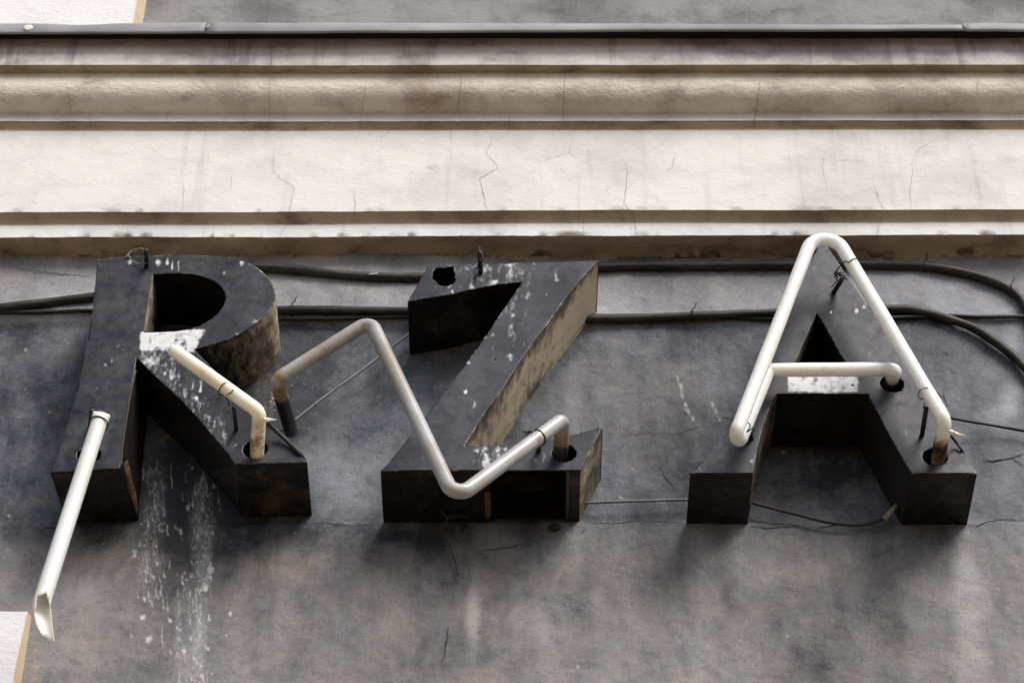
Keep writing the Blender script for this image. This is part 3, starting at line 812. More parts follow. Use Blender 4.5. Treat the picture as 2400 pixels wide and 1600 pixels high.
# peeled rusty strip hanging off the stem's inner side
strip = [P(294, 1082, -FACE+0.004), P(299, 1100, -0.113), P(306, 1130, -0.09), P(314, 1160, -0.06), P(322, 1198, -0.03)]
V_, F_ = [], []
for k, p in enumerate(strip):
    wd = (0.0025, 0.0035, 0.0022, 0.003, 0.001)[k]
    V_ += [p + Vector((-wd, 0, -0.003)), p + Vector((wd, -0.002, 0.003)), p + Vector((wd*0.6, 0.003, 0.006))]
    if k: b = 3*k; F_ += [(b-3, b-2, b+1, b), (b-2, b-1, b+2, b+1)]
tag(obj('peeled_strip', V_, F_, RUSTY, rootR, True), 'bare rusty torn edge of the stem sheet')
edge = [P(318, 868, -FACE-0.001), P(305, 930, -FACE-0.001), P(299, 968, -FACE-0.0015), P(292, 1012, -FACE-0.001), P(286, 1060, -FACE-0.001), P(284, 1092, -FACE-0.001)]
tube('rusty_seam', smooth_path(edge, 4), 0.0013, mat_plain('brown_seam', (0.10, 0.062, 0.042), 0.8), rootR, 6)
support(rootR, (344, 625), (342, 586), -FACE-0.040, 0.0038)
support(rootR, (213, 1000), (216, 962), -FACE-0.045, 0.0045)
support(rootR, (554, 1008), (548, 955), -FACE-0.055, 0.0035)
for (u, v) in ((562, 1098), (712, 1094)):
    lump('rivet', P(u, v, -FACE+0.012), 0.003, SIDEM, rootR, (1, 1, 0.6), 8)

# ---- Z
rootZ = empty('sign_letter', P(1130, 1103, -FACE), 'black metal box letter Z with a ragged hole and an open underside', 'sign letter', 'black channel letters of the old sign')
Z_top = [(1005, 623), (1100, 621), (1250, 616), (1403, 612)]
Z_dR = [(1403, 612), (1362, 656), (1318, 710), (1276, 769), (1234, 825), (1185, 900), (1136, 968), (1090, 1043)]
Z_armT = [(p.x, p.y) for p in smooth_path([Vector((a, b, 0)) for a, b in [(1090, 1043), (1150, 1043), (1217, 1040), (1290, 1031), (1350, 1018.6), (1412, 1001)]], 3)]
Z_armR = [(1412, 1001), (1386, 1053), (1361, 1101.5)]
Z_bot = [(1361, 1101.5), (892, 1103)]
Z_dL = [(892, 1103), (908.5, 1088), (969.7, 1012), (998, 976.5), (1054, 905), (1119, 816.5), (1174, 734.7), (1224, 661.7)]
Z_armB = [(p.x, p.y) for p in smooth_path([Vector((a, b, 0)) for a, b in [(1224, 661.7), (1163, 668), (1105.7, 679), (1044, 692.6), (986, 702.6), (955.4, 708)]], 3)]
Z_tip = [(955.4, 708), (1005, 623)]
Z_panels = [('top_panel', Z_top, SIDEM), ('diagonal_panel', Z_dR, WORN), ('arm_panel', Z_armT, SIDEM), ('end_panel', Z_armR, WORN),
            ('diagonal_panel', Z_dL, DARKM), ('arm_panel', Z_armB, SIDEM), ('end_panel', Z_tip, SIDEM)]
Z_outer = []
for l in (Z_top, Z_dR, Z_armT, Z_armR, Z_bot, Z_dL, Z_armB, Z_tip): Z_outer += l[:-1]
zh = [(425, 360), (455, 312), (500, 305), (540, 312), (600, 293), (655, 297), (650, 345), (672, 375), (660, 400), (668, 420), (675, 440), (640, 480), (590, 503), (530, 507), (480, 485), (450, 445), (428, 430), (415, 410), (428, 395)]
zh = [(920+a*0.2211, 560+b*0.2211) for a, b in zh]
def paintZ(u, v, x, z):
    e = fbm(u*0.08, v*0.08, 4, 12)
    s = (0.34+0.5*fbm(u*0.10, v*0.03, 4, 18))*np.exp(-((u-1180)/110)**2)*(1-sstep(640, 720, v))
    s = np.maximum(s, (0.28+0.5*fbm(u*0.12, v*0.025, 4, 19))*np.exp(-((u-1205)/40)**2)*(1-sstep(780, 860, v)))
    s = np.maximum(s, (0.36+0.5*fbm(u*0.12, v*0.03, 4, 20))*np.exp(-((u-1160)/50)**2)*sstep(1038, 1046, v))
    s = np.maximum(s, (0.55+0.35*e)*np.exp(-((u-1100)/16)**2-((v-627)/10)**2))
    for a, b, ra, rb, k in ((1150, 633, 12, 12, .62), (1080, 637, 8, 14, .5), (1160, 661, 10, 7, .9), (1104, 674, 5, 8, .9), (1226, 640, 10, 20, .55), (1236, 664, 8, 12, .6), (1192, 622, 18, 4, .55), (1242, 640, 6, 12, .5), (1303, 640, 6, 15, .55), (1304, 658, 6, 6, .5), (1280, 690, 5, 10, .55), (1240, 690, 10, 16, .45), (1195, 720, 5, 20, .5), (1203, 738, 5, 6, .8), (1156, 785, 4, 5, 1.), (1156, 815, 4, 22, .45), (1200, 800, 14, 40, .30), (1196, 836, 9, 10, .75), (1100, 852, 8, 6, .55), (1092, 919, 5, 6, 1.3), (1113, 949, 6, 12, .5), (1149, 928, 7, 9, .4), (1119, 830, 8, 10, .35), (1141, 790, 9, 4, .5), (1118, 1056, 6, 9, .6), (1137, 1052, 9, 10, .75), (1157, 1062, 6, 12, .6), (1187, 1054, 12, 9, .65), (1123, 1085, 4, 16, .5), (1254, 1078, 9, 14, .38), (1275, 1072, 7, 16, .35), (1165, 1066, 5, 6, .8), (1396, 1018, 4, 8, .5)):
        s = np.maximum(s, (k+0.3*e)*np.exp(-((u-a)/ra)**2-((v-b)/rb)**2))
    s = np.maximum(s, drips(u, v, [(1141, 1060, 1085, 7.5, 0.95), (1235, 660, 700, 3, 0.5), (1203, 700, 740, 2.4, 0.5), (1108, 1070, 1090, 3, .4), (1107, 640, 676, 4, .5), (1196, 760, 830, 2.0, .35), (1188, 740, 800, 2.0, .3)]))
    s = np.maximum(s, sprinkle(u, v, 16, (1015, 668, 1080, 690), 6, 0.95, (1.6, 3)))
    s = np.maximum(s, sprinkle(u, v, 70, (960, 620, 1380, 1100), 7, 0.7, (1.2, 2.4)))
    t_ = (v-612)/(1043-612); line = 1403 + (1090-1403)*t_
    s = np.maximum(s, sprinkle(u-line, v, 45, (-16, 690, -2, 1000), 8, 0.75, (1.4, 3)))
    s = np.maximum(s, sprinkle(u, v, 22, (1340, 1030, 1400, 1095), 9, 0.5, (1.2, 2)))
    return s
make_face('front_face', ccw(loop_world(Z_outer, -FACE)), [loop_world(zh, -FACE), circle_px(1322, 1063, 27, 20, 0.06, 5), circle_px(1158.8, 844, 3.2, 8)], rootZ, paintZ)
back_plate(rootZ, ccw(loop_world(Z_outer, -FACE)), [])
panels(rootZ, Z_panels, {1: dict(wear=lambda i, s: 0.36 + 0.65*sstep(0.55, 1.0, i)*sstep(0.05, 0.35, s) + 0.18*sstep(0.12, 0.3, s) - 0.30*sstep(0.14, 0.02, s) - 0.12*sstep(0.75, 1, s)*sstep(0.9, 0.3, i)),
                         3: dict(wear=lambda i, s: 0.28 + 0.1*np.sin(i*7) - 0.25*sstep(0.2, 0.0, s)), 6: dict()})
# underside: left sheet, right strip, gap between
bl = loop_world([(1148, 1102.3), (892, 1103)], -FACE)[::-1]
auto(make_panel('foot_panel', bl, SIDEM, rootZ, seed=3))
br = loop_world([(1361, 1101.5), (1326, 1101.7)], -FACE)[::-1]
auto(make_panel('foot_panel', br, SIDEM, rootZ, seed=4))
bq = P(1332, 1101.6, -FACE); tube('fold_rib', [bq + Vector((0, 0.004, -0.001)), bq + Vector((0, 0.06, -0.001)), bq + Vector((0, 0.115, -0.001))], 0.0018, mat_plain('brown_fold', (0.12, 0.08, 0.05), 0.7), rootZ, 6)
bq = P(1143, 1102, -FACE)
tb = obj('rust_tab', [bq+Vector((-0.005, 0.05, -0.0005)), bq+Vector((0.004, 0.05, -0.0005)), bq+Vector((0.004, 0.10, -0.003)), bq+Vector((0.002, 0.106, -0.006)), bq+Vector((-0.004, 0.106, -0.006)), bq+Vector((-0.005, 0.10, -0.003)), bq+Vector((-0.005, 0.05, -0.002)), bq+Vector((0.004, 0.05, -0.002)), bq+Vector((0.004, 0.10, -0.005)), bq+Vector((-0.005, 0.10, -0.005))], [(0, 1, 2, 5), (5, 2, 3, 4), (6, 9, 8, 7), (9, 4, 3, 8), (1, 7, 8, 2), (0, 5, 9, 6)], RUSTY, rootZ)
support(rootZ, (1126.7, 641), (1124, 590), -FACE-0.045, 0.0042)
support(rootZ, (1263, 1056), (1263, 1035), -FACE-0.030, 0.004)
for (u, v) in ((944, 1110), (1065, 1110)):
    lump('rivet', P(u, v, -FACE+0.008), 0.0032, SIDEM, rootZ, (1, 1, 0.6), 9)

# ---- A
rootA = empty('sign_letter', P(1950, 1109, -FACE), 'black metal box letter A with its complete white tube', 'sign letter', 'black channel letters of the old sign')
def sm(l, n=3): return [(p.x, p.y) for p in smooth_path([Vector((a, b, 0)) for a, b in l], n)]
A_apex = [(1920, 576), (1938, 575)]
A_oR = sm([(1938, 575), (2010, 684), (2090, 800), (2165, 917), (2200, 972), (2230, 1022), (2262, 1070), (2290, 1110)])
A_fR = [(2290, 1110), (2136, 1109)]
A_iR = sm([(2136, 1109), (2086, 1022.5), (2057, 967), (2033, 923)])
A_iT = [(2033, 923), (1821, 923)]
A_iL = sm([(1821, 923), (1807.7, 943), (1791.6, 988.6), (1777, 1042), (1765, 1107)])
A_fL = [(1765, 1107), (1617.5, 1108)]
A_oL = sm([(1617.5, 1108), (1647, 1080), (1687, 1031), (1706, 999), (1728, 960), (1757, 895), (1803, 798), (1897, 617), (1920, 576)])
A_panels = [('apex_panel', A_apex, SIDEM), ('leg_panel', A_oR, SIDEM), ('foot_panel', A_fR, SIDEM), ('leg_panel', A_iR, REVEAL), ('crossbar_panel', A_iT, DARKM), ('leg_panel', A_iL, WORN), ('foot_panel', A_fL, SIDEM), ('leg_panel', A_oL, SIDEM)]  # crossbar underside uses the darkest paint, putting recess shade into its colour
A_outer = []
for _, l, _m in A_panels: A_outer += l[:-1]
A_tri = [(1914.5, 733), (1995, 873), (1853, 873)]
def paintA(u, v, x, z):
    e = fbm(u*0.09, v*0.09, 4, 13)
    s = sstep(1843, 1848, u)*(1-sstep(2008, 2016, u))*sstep(880, 884, v)*(1-sstep(917, 925, v + 5*e))*(0.92+0.55*e)
    s = np.maximum(s, drips(u, v, [(2004, 690, 727, 2.2, 0.42), (2008, 725, 729, 4.5, 0.75), (2025, 717, 720, 3.5, 0.7), (1948, 730, 732, 2.2, 0.9), (2040, 822, 826, 7, 0.42)]))
    s = np.maximum(s, 0.32*np.exp(-((u-1906)/8)**2-((v-625)/22)**2) + 0.3*np.exp(-((u-1936-0.3*(v-640))/3)**2-((v-640)/22)**2))
    s = np.maximum(s, sprinkle(u, v, 90, (1650, 960, 2270, 1105), 14, 0.6, (1.2, 2.2)))
    s = np.maximum(s, sprinkle(u, v, 40, (1860, 640, 2100, 900), 15, 0.55, (1.2, 2.0)))
    s = np.maximum(s, drips(u, v, [(1653, 1080, 1096, 2, 0.6), (1640, 1092, 1098, 2.4, 0.6), (1761, 1078, 1080, 3, .8)]))
    s = np.maximum(s, 0.35*(0.7+e)*np.exp(-((u-1690)/20)**2-((v-1070)/26)**2))
    return s
make_face('front_face', ccw(loop_world(A_outer, -FACE)), [loop_world(A_tri, -FACE), circle_px(2090.5, 900, 28, 22, 0.05, 8), circle_px(2191, 1071, 28, 22, 0.02, 9), circle_px(1998, 903.6, 3.4, 8)], rootA, paintA)
back_plate(rootA, ccw(loop_world(A_outer, -FACE)), [loop_world(A_tri, -FACE)])
panels(rootA, A_panels, {5: dict(wear=lambda i, s: 0.10 - 0.25*s)})
panels(rootA, [('counter_panel', [A_tri[1], A_tri[0]], SIDEM), ('counter_panel', [A_tri[2], A_tri[1]], DARKM), ('counter_panel', [A_tri[0], A_tri[2]], WORN)], {2: dict(wear=lambda i, s: 0.0 - 0.4*s)})
support(rootA, (1953, 687), (1973, 655), -FACE-0.036, 0.0042)
support(rootA, (2161, 1020), (2171, 956), -FACE-0.064, 0.0040)
support(rootA, (1762, 1030), (1752, 985), -FACE-0.045, 0.0036)
for (u, v) in ((2170, 1120), (2278, 1118)):
    lump('rivet', P(u, v, -FACE+0.010), 0.003, SIDEM, rootA, (1, 1, 0.6), 10)
bq = P(1690, 1190, -0.03); lump('screw_hole', (bq.x, bq.y, P(1690, 1108, -FACE).z-0.0002), 0.0042, CRACK, rootA, (1, 1, 0.25), 12)

# ------------------------------------------------------------------ neon tubes
def band(s, pairs):
    d = np.zeros_like(s)
    for c, wd, k in pairs: d = np.maximum(d, k*np.exp(-((s-c)/wd)**2))
    return d
TP = -FACE - 0.074
TR = 0.0114
# A: one long tube folded back on itself
ta = [P(2197, 1090, -0.105), P(2214, 985, TP), P(1926, 500, TP), P(1722, 1022, TP), P(1734, 1030, TP+0.030), P(1801, 867, TP+0.036), P(2099, 865, TP+0.036), P(2084, 905, -0.085)]
ta = fillet_path(ta, [0.013, 0.030, 0.012, 0.012, 0.012, 0.014], 10)
oA = tube('neon_tube', ta, TR, TUBE_W, None, 20, 4, lambda s: band(s, [(0.026, 0.012, 1.1), (0.0, 0.02, 0.4), (1.0, 0.025, 0.6), (0.535, 0.006, 0.2)]), lambda s: 1+0.02*math.sin(37*s)+0.012*math.sin(91*s))
tag(oA, 'bright white glass tube bent into a complete letter A', 'neon tube', 'glass tubes of the sign letters')
c0 = P(2231, 1012, TP+0.016); tube('glass_nipple', [c0 + Vector((-0.008, 0, 0.004)), c0, c0 + Vector((0.008, 0, -0.004)), c0 + Vector((0.016, 0, -0.007))], 0.0045, TUBE_C, oA, 10, 2, lambda s: 0.5*s, lambda s: 1.0-0.75*s)
# R leg
tr = fillet_path([P(409, 822, TP), P(608, 965, TP), P(602, 1064, -FACE), P(602, 1080, -0.095)], [0.012, 0.01], 10)
oR = tube('neon_tube', tr, TR*0.99, TUBE_C, None, 20, 4, lambda s: band(s, [(0.80, 0.05, 0.34), (0.93, 0.04, 0.95), (0.72, 0.02, 0.25), (1.0, 0.05, 0.4)]))
tag(oR, 'short cream glass tube lying along the leg of the R', 'neon tube', 'glass tubes of the sign letters')
c0 = P(622, 983, TP+0.006); tube('glass_nipple', [c0, c0 + Vector((0.006, 0, 0)), c0 + Vector((0.014, 0, 0))], 0.004, TUBE_C, oR, 10, 2, lambda s: 0*s, lambda s: 1-0.8*s)
# Z: slipped out of place
tz = fillet_path([P(682, 1010, -0.055), P(648, 890, -0.175), P(868, 752, -0.205), P(1066, 1170, -0.245), P(1318, 984, -0.197), P(1314, 1066, -FACE), P(1316, 1090, -0.09)], [0.010, 0.017, 0.018, 0.010, 0.006], 10)
oZ = tube('neon_tube', tz, TR*1.03, TUBE_D, None, 20, 4, lambda s: band(s, [(0.0, 0.085, 1.6), (0.118, 0.012, 0.35), (0.19, 0.010, 0.30), (0.985, 0.045, 1.8), (0.835, 0.012, 0.22), (0.50, 0.02, 0.10), (0.63, 0.02, 0.18)]))
tag(oZ, 'grimy zigzag glass tube hanging loose off the Z', 'neon tube', 'glass tubes of the sign letters')
# broken R stem tube: hollow, snapped obliquely at the foot
def broken_tube():
    a = P(241, 962, -0.205); b = P(88, 1440, -0.262)
    ax = (b-a).normalized()
    vw = (CAM-b).normalized(); e1 = (vw - ax*vw.dot(ax)).normalized(); e2 = ax.cross(e1)
    L = (b-a).length; seg = 44; n = 46; r = 0.0122
    LATSIGN = 1.0 if e2.x > 0 else -1.0
    Vv, Ff, dk = [], [], []
    for ins in (0, 1):
        rr = r - ins*0.0010
        for i in range(n):
            for j in range(seg):
                th = 2*math.pi*j/seg
                # length of this generator: short towards the viewer, long behind
                cfront = math.cos(th); sside = math.sin(th)
                lat = sside*LATSIGN                      # -1 left ... +1 right seen from the street
                if cfront > 0: end = L + float(np.interp(lat, [-1, -.7, 0, .7, 1], [0, -.022, -.032, -.026, -.012]))
                else: end = L + float(np.interp(lat, [-1, -.8, -.4, .2, .7, .9, 1], [.004, .018, .028, .034, .042, .048, -.004]))
                end += 0.0016*math.sin(7*th) + 0.0012*math.sin(13*th+2)
                start = 0.009*(1+cfront) + 0.0015*math.sin(2*th+0.7)
                s = i/(n-1)
                d = start + (end-start)*s
                k = rr*(1 + 0.05*s) * (1.10 if d < 0.030 else 1.0)
                k *= 1 - 0.05*max(0, (d-L)/0.05)**2
                Vv.append(a + ax*d + (e1*cfront + e2*sside)*k + Vector((0.36*max(0, d-(L-0.022)), 0, 0)))
                dk.append(0.05*ins + 0.0 + (0.12 if i == 0 else 0) + 0.10*math.exp(-((d-0.045)/0.01)**2))
    N = n*seg
    for ins in (0, 1):
        for i in range(n-1):
            for j in range(seg):
                k = (j+1) % seg; o = ins*N
                q = (o+i*seg+j, o+i*seg+k, o+(i+1)*seg+k, o+(i+1)*seg+j)
                Ff.append(q if ins == 0 else q[::-1])
    for j in range(seg):
        k = (j+1) % seg
        Ff.append((j, j+N, k+N, k)); e = (n-1)*seg
        Ff.append((e+j, e+k, e+k+N, e+j+N))
    o = obj('neon_tube', Vv, Ff, TUBE_G, None, True, {'dark': dk})
    # grey wad plugging the upper end
    lump('end_plug', a + ax*0.016, 0.0102, mat_plain('grey_wad', (0.24, 0.23, 0.22), 0.9, 0, 0.5, 200), o, (1, 1, 1), 14)
    return o, a, ax, e1, e2
oB, ba, bax, be1, be2 = broken_tube()
tag(oB, 'snapped pale glass tube hanging diagonally from the R stem', 'neon tube', 'glass tubes of the sign letters')

# ------------------------------------------------------------------ binding wires
def squiggle(p0, p1, n=6, amp=0.003, seed=0):
    rr = random.Random(seed); p0, p1 = Vector(p0), Vector(p1)
    q = [p0.lerp(p1, k/n) + (Vector((rr.gauss(0, 1), rr.gauss(0, 0.7), rr.gauss(0, 1)))*amp if 0 < k < n else Vector()) for k in range(n+1)]
    return smooth_path(q, 4)
def tie(name, label, centre, axis, r, tails, mat, rad=0.0009, turns=1.0):
    c = Vector(centre); ax = Vector(axis).normalized(); e1 = ax.orthogonal().normalized(); e2 = ax.cross(e1)
    ring = [c + (e1*math.cos(t) + e2*math.sin(t))*r + ax*0.002*math.sin(t*0.5) for t in np.linspace(0, 2*math.pi*turns, int(26*turns))]
    o = strands(name, [ring] + tails, rad, mat)
    return tag(o, label, 'wire', 'binding wires on the tubes')
# R stem tube tie
c = ba + bax*0.030
tie('binding_wire', 'dark wire binding the snapped tube to the R stem', c, bax, 0.0142, [
    squiggle(P(216, 972, -0.19), P(172, 962, -0.185), 5, 0.0016, 1), squiggle(P(172, 962, -0.185), P(186, 958, -0.185), 3, 0.0006, 2),
    squiggle(P(216, 970, -0.19), P(226, 949, -0.19), 5, 0.002, 3), squiggle(P(226, 950, -0.19), P(210, 956, -0.19), 3, 0.001, 31), squiggle(P(258, 1010, -0.18), P(286, 955, -0.18), 6, 0.002, 4), squiggle(P(214, 980, -0.18), P(252, 985, -0.17), 5, 0.002, 5)], BLACKW, 0.0011)
# R leg tube tie
ac = P(524, 910, TP); ad = (P(608, 965, TP)-P(409, 822, TP)).normalized()
tie('binding_wire', 'dark wire knotted round the cream tube on the R leg', ac, ad, TR*1.03, [
    squiggle(P(524, 930, TP-0.004), P(487, 938, TP-0.004), 5, 0.0014, 6), squiggle(P(520, 930, TP-0.006), P(506, 953, TP-0.004), 5, 0.0014, 7), squiggle(P(530, 925, TP-0.01), P(546, 913, TP-0.012), 4, 0.002, 8), squiggle(P(530, 930, TP-0.008), P(538, 950, TP+0.01), 5, 0.001, 9)], BLACKW, 0.0010)
# R top loop of bare wire
tag(strands('loose_wire', [smooth_path([P(294, 604, -0.128), P(303, 592, -0.130), P(312, 585, -0.132), P(326, 584, -0.135), P(338, 586, -0.14), P(340, 600, -0.14), P(336, 616, -0.135), P(324, 618, -0.131), P(312, 612, -0.13)], 5),
                           smooth_path([P(306, 606, -0.129), P(302, 595, -0.13), P(318, 588, -0.133), P(325, 582, -0.136), P(336, 584, -0.14), P(344, 592, -0.145)], 5),
                           squiggle(P(322, 619, -0.13), P(344, 617, -0.138), 5, 0.001, 4)], 0.0010, PALEW),
    'pale looped wire twisted on the stud at the top of the R', 'wire')
# Z top stub wire
tag(strands('loose_wire', [smooth_path([P(1128, 625, -FACE-0.01), P(1125, 610, -FACE-0.03), P(1130, 595, -FACE-0.04), P(1126, 590, -FACE-0.044), P(1123, 585, -FACE-0.046), P(1124, 579, -FACE-0.050)], 5),
                           squiggle(P(1120, 628, -FACE-0.012), P(1132, 622, -FACE-0.014), 5, 0.002, 14), squiggle(P(1114, 630, -FACE-0.004), P(1128, 620, -FACE-0.018), 5, 0.002, 15)], 0.0011, PALEW),
    'pale bent wire end on the stud at the top of the Z', 'wire')
# Z tube tie
zc_ = P(1262, 1026, -0.207); zd = (P(1318, 984, -0.197)-P(1066, 1170, -0.245)).normalized()
tie('binding_wire', 'dark wire clamped round the loose Z tube near its upper end', zc_, zd, TR*1.10, [
    squiggle(P(1252, 1012, -0.212), P(1226, 1012, -0.212), 5, 0.0012, 16), squiggle(P(1256, 1014, -0.212), P(1257, 1002, -0.213), 3, 0.001, 17), squiggle(P(1262, 1048, -0.19), P(1258, 1064, -0.17), 5, 0.002, 18), squiggle(P(1252, 1010, -0.212), P(1232, 1018, -0.212), 4, 0.001, 19)], BLACKW, 0.0015)
# A apex wire
tag(strands('binding_wire', [smooth_path([P(1956, 650, -0.165), P(1962, 632, -0.185), P(1972, 620, -0.208), P(1981, 612, -0.212), P(1988, 615, -0.213), P(1996, 609, -0.213), P(2003, 606, -0.212), P(2011, 606, -0.210)], 5),
                             squiggle(P(1954, 640, -0.166), P(1980, 646, -0.166), 6, 0.004, 21), squiggle(P(1960, 655, -0.164), P(1978, 638, -0.168), 6, 0.004, 22), squiggle(P(1970, 650, -0.164), P(1984, 657, -0.164), 5, 0.003, 23), squiggle(P(1965, 650, -0.15), P(1948, 672, -0.135), 5, 0.001, 24)], 0.0011, RUSTW),
    'rusty tangled wire holding the white tube near the A apex', 'wire', 'binding wires on the tubes')
# A right leg tie
ac = P(2167, 920, TP); ad = (P(2214, 985, TP)-P(1928, 535, TP)).normalized()
tie('binding_wire', 'thin dark wire looped round the white tube above the right foot of the A', ac, ad, TR*1.03, [
    squiggle(P(2182, 914, TP), P(2214, 930, TP+0.01), 5, 0.0015, 26), squiggle(P(2212, 931, TP+0.01), P(2223, 950, TP+0.01), 5, 0.0015, 27), squiggle(P(2212, 930, TP+0.01), P(2212, 920, TP+0.01), 3, 0.0005, 28), squiggle(P(2166, 945, TP+0.01), P(2172, 962, TP+0.01), 5, 0.0015, 29)], BLACKW, 0.0008)
# A left leg curls
tag(strands('binding_wire', [smooth_path([P(1750, 988, TP+0.01), P(1757, 994, TP+0.005), P(1757, 1002, TP+0.005), P(1750, 1012, TP+0.01), P(1762, 1004, TP+0.008), P(1768, 1001, TP+0.008), P(1769, 1006, TP+0.008), P(1763, 1014, TP+0.01)], 5),
                             squiggle(P(1697, 978, TP+0.01), P(1750, 988, TP+0.01), 4, 0.0003, 30)], 0.0010, BLACKW),
    'short curled wire behind the folded foot of the A tube', 'wire', 'binding wires on the tubes')

# ------------------------------------------------------------------ cables
def on_wall(uvs, r, off=0.0):
    out = []
    for q in uvs:
        u, v = q[:2]; y = q[2] if len(q) > 2 else None
        if y is None:
            p = P(u, v, -0.008); y = wall_y(p.x, p.z) - r*0.85 - off
            y = min(y, -0.004-r)
        out.append(P(u, v, y))
    return out
def cable(name, uvs, r, mat, label, group='cables strung along the wall', n=8, off=0.0):
    rr = random.Random(len(uvs))
    uvs = [(u + rr.uniform(-4, 4), v + rr.uniform(-1.6, 1.6)) for u, v in uvs]
    o = tube(name, smooth_path(on_wall(uvs, r, off), n), r, mat, None, 14, 0, None, lambda q: 1+0.05*math.sin(60*q)+0.04*math.sin(143*q))
    return tag(o, label, 'cable', group)
c1 = cable('thick_cable', [(-400, 735), (-150, 728), (0, 721), (83, 713), (149, 705), (219, 695), (330, 672), (450, 640), (530, 627), (600, 626), (699, 635), (818, 645), (975, 650), (1190, 638), (1406, 626), (1630, 623), (1850, 620), (1985, 618), (2080, 622), (2167, 625), (2253, 640), (2318, 659), (2362, 678), (2385, 694), (2405, 718), (2440, 790), (2460, 900)], 0.0084, CABLE,
           'upper thick brown-black cable passing close under the moulding and over the A')
c2 = cable('thick_cable', [(470, 735), (560, 728), (660, 725), (750, 728), (955, 731), (1180, 742), (1408, 748), (1615, 741), (1809, 735), (1950, 728), (2080, 724), (2145, 728), (2210, 742), (2275, 767), (2329, 800), (2362, 825), (2400, 860), (2450, 920), (2480, 1000)], 0.0080, CABLE,
           'lower thick cable sagging behind the Z and sweeping down beside the A')
c3 = cable('thin_cable', [(-400, 732), (-100, 731), (0, 731), (110, 729.5), (215, 728.5), (400, 736), (560, 742), (660, 746), (780, 747), (955, 742), (1180, 738), (1408, 740), (1560, 739), (1700, 745), (1860, 748), (2060, 745), (2220, 741), (2300, 742), (2400, 742.5), (2800, 744)], 0.0036, CABLE2,
           'thin black cable running level across the whole wall')
def wrap(parent, u, v, y, r, seed, tail=True):
    c = P(u, v, y)
    rg = [c + Vector((0.0006*math.sin(3*t), math.cos(t)*r, math.sin(t)*r)) for t in np.linspace(0, 2*math.pi, 22)]
    tl = [squiggle(c + Vector((0, -r, r*0.3)), c + Vector((0.008, -r*1.2, r*2.0)), 4, 0.0012, seed)] if tail else []
    strands('cable_tie', [rg]+tl, 0.0011, BLACKW, parent)
wrap(c2, 684, 727, -0.016, 0.0100, 41); wrap(c2, 1622, 739, -0.013, 0.0095, 42)
wrap(c1, 2166, 625, -0.012, 0.0098, 43); wrap(c1, 2369, 682, -0.012, 0.0102, 44)
lump('lime_deposit', P(875, 643, -0.026), 0.004, LIME, c1, (4.2, 0.6, 0.7), 45)

def wire(name, uvys, r, mat, label, cat='wire', n=6):
    o = tube(name, smooth_path([P(*q) for q in uvys], n), r, mat, None, 10)
    return tag(o, label, cat)
wire('taut_wire', [(655, 1013, -0.030), (760, 930, -0.030), (860, 858, -0.027), (975, 770, -0.024)], 0.0022, GREYW, 'straight grey wire stretched diagonally between the R foot and the Z')
wire('link_wire', [(1340, 1180, -0.018), (1373, 1178, -0.018), (1480, 1174, -0.018), (1608, 1170.5, -0.018), (1640, 1170, -0.018)], 0.0023, GREYW, 'level grey wire linking the foot of the Z to the A')
o = wire('hanging_wire', [(1750, 1172, -0.020), (1775, 1181, -0.02), (1848, 1200, -0.018), (1930, 1221, -0.016), (1980, 1229, -0.014), (2020, 1229, -0.014), (2057, 1221, -0.016), (2074, 1212, -0.02)], 0.0026, CABLE, 'dark cable sagging between the two feet of the A')
tube('cable_sleeve', [P(2072, 1216, -0.020), P(2086, 1200, -0.022), P(2101, 1184, -0.026)], 0.0048, SLEEVE, o, 10, 0, None, lambda s: 1-0.25*s)
wire('black_lead', [(2205, 972, -0.05), (2239, 981, -0.035), (2320, 995, -0.018), (2400, 1009, -0.014), (2520, 1030, -0.012)], 0.0026, CABLE2, 'thin black lead leaving the A right foot along the bare wall')
wire('black_lead', [(616, 982, -0.160), (640, 1003, -0.142), (676, 1036, -0.132), (700, 1060, -0.129), (711, 1076, -0.118), (716, 1090, -0.10)], 0.0034, BLACKW, 'short black lead lying on the edge of the R leg')
wire('black_lead', [(2228, 1020, -0.150), (2240, 1035, -0.135), (2252, 1052, -0.130), (2258, 1062, -0.122)], 0.0022, BLACKW, 'tiny black lead end by the tube socket of the A right foot')
bt = P(1033, 1103, -FACE).z
w0 = P(1033, 1200, -0.05)
tag(strands('rusty_wire', [smooth_path([Vector((w0.x, -0.034, bt-0.001)), P(1040, 1206, -0.030), P(1050, 1212, -0.026), P(1075, 1210, -0.028), P(1100, 1212, -0.03)], 4),
                          smooth_path([P(1050, 1212, -0.026), P(1043, 1235, -0.016), P(1044, 1258, -0.014), P(1056, 1285, -0.014), P(1068, 1318, -0.014), P(1073, 1349, -0.013)], 4),
                          smooth_path([P(1043, 1240, -0.016), P(1060, 1256, -0.016), P(1080, 1272, -0.016)], 4)], 0.0010, RUSTW), 'rusty forked wires dangling under the Z', 'wire')
tag(lump('iron_cleat', P(1302, 1236, -0.010), 0.0062, STUD, None, (1.5, 1, 0.9), 51), 'small dark iron lump under the open foot of the Z', 'bracket')

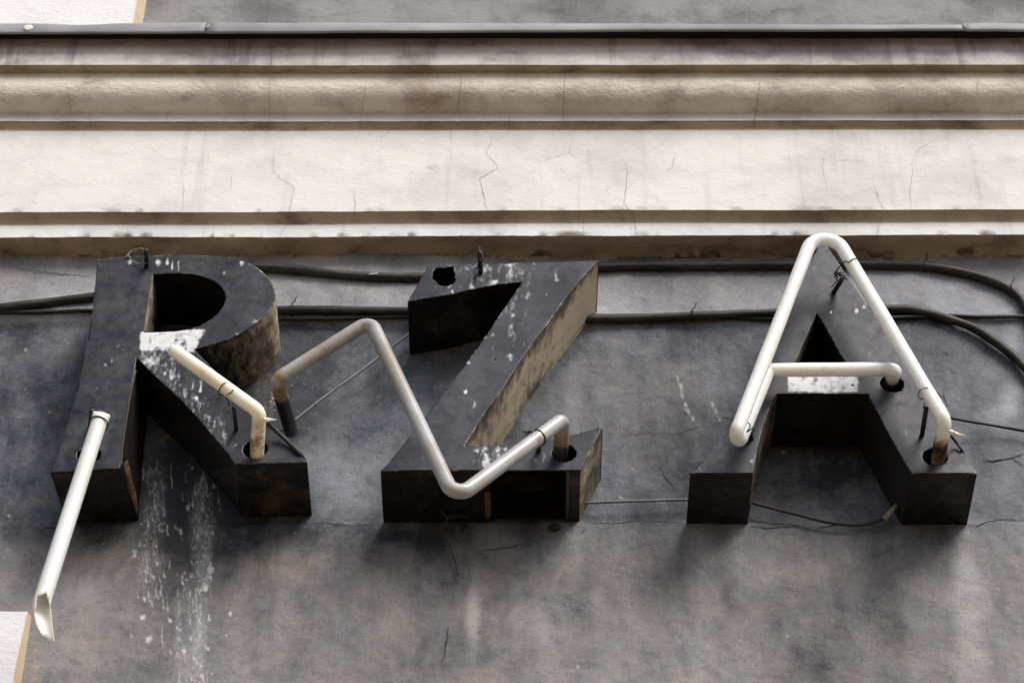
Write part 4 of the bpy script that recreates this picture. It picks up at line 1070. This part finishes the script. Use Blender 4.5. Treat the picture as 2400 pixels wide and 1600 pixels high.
# ------------------------------------------------------------------ crack lines
ck = [([(645, 345), (640, 400), (660, 420), (690, 440), (680, 490), (680, 520), (660, 545), (640, 590)], 2.2), ([(630, 95), (636, 120), (634, 170)], 2.4), ([(632, 180), (634, 265), (625, 330)], 1.6),
      ([(1082, 178), (1078, 220), (1074, 262)], 3.0), ([(1325, 150), (1320, 250), (1322, 300)], 2.6), ([(1158, 318), (1140, 358), (1168, 395), (1124, 418), (1140, 490), (1144, 520)], 2.2),
      ([(1465, 380), (1472, 400), (1462, 480), (1482, 500), (1492, 545), (1488, 570)], 2.2), ([(1782, 186), (1772, 262), (1764, 308)], 3.0), ([(1930, 365), (1928, 400), (1940, 440)], 1.4), ([(2136, 370), (2140, 410), (2132, 450), (2138, 505)], 1.6),
      ([(2044, 420), (2060, 470), (2070, 490), (2062, 530), (2046, 575)], 2.0), ([(2200, 325), (2160, 345), (2148, 360)], 1.8), ([(860, 190), (848, 250), (846, 300), (836, 325)], 1.8), ([(830, 440), (832, 480), (828, 520)], 1.6),
      ([(1585, 355), (1575, 395), (1555, 405)], 1.6), ([(430, 430), (428, 500)], 1.4), ([(545, 410), (540, 450)], 1.2), ([(1280, 375), (1336, 357)], 1.8), ([(1338, 345), (1336, 360), (1354, 372)], 1.6), ([(160, 205), (166, 262)], 1.6), ([(210, 270), (214, 308)], 1.4), ([(1192, 262), (1195, 305)], 1.8), ([(2290, 185), (2292, 225)], 1.8), ([(925, 300), (880, 335)], 1.3), ([(1960, 375), (2030, 378)], 1.4), ([(1365, 505), (1368, 555)], 1.2)]
for i, (l, wd) in enumerate(ck): crack(l, wd, CRACKL, 1.8, i)
dk = [([(700, 1228), (760, 1226), (830, 1232), (896, 1228)], 2.4), ([(1374, 1228), (1400, 1224), (1440, 1228), (1480, 1222), (1560, 1224), (1610, 1224)], 2.8), ([(1755, 1233), (1800, 1238), (1880, 1232)], 3.0), ([(1915, 1238), (1960, 1230), (1975, 1226)], 3.0),
      ([(2262, 1229), (2290, 1232), (2320, 1222), (2345, 1218), (2410, 1221)], 3.2), ([(2300, 1079), (2330, 1080), (2372, 1074), (2398, 1064)], 5.0), ([(2372, 1076), (2402, 1092)], 3.0), ([(1545, 1090), (1560, 1120), (1590, 1150)], 2.4),
      ([(1360, 1250), (1372, 1240)], 3), ([(1130, 1290), (1200, 1282), (1250, 1264)], 2.4), ([(1051, 1470), (1046, 1510), (1036, 1552)], 3.0), ([(1460, 1020), (1520, 1014), (1600, 1018)], 1.6), ([(1588, 1018), (1605, 1010), (1640, 1000)], 1.8), ([(20, 625), (80, 635), (140, 643), (220, 650)], 2.6), ([(100, 1238), (150, 1236)], 3.0)]
for i, (l, wd) in enumerate(dk): crack(l, wd, CRACK, 2.4, 100+i)
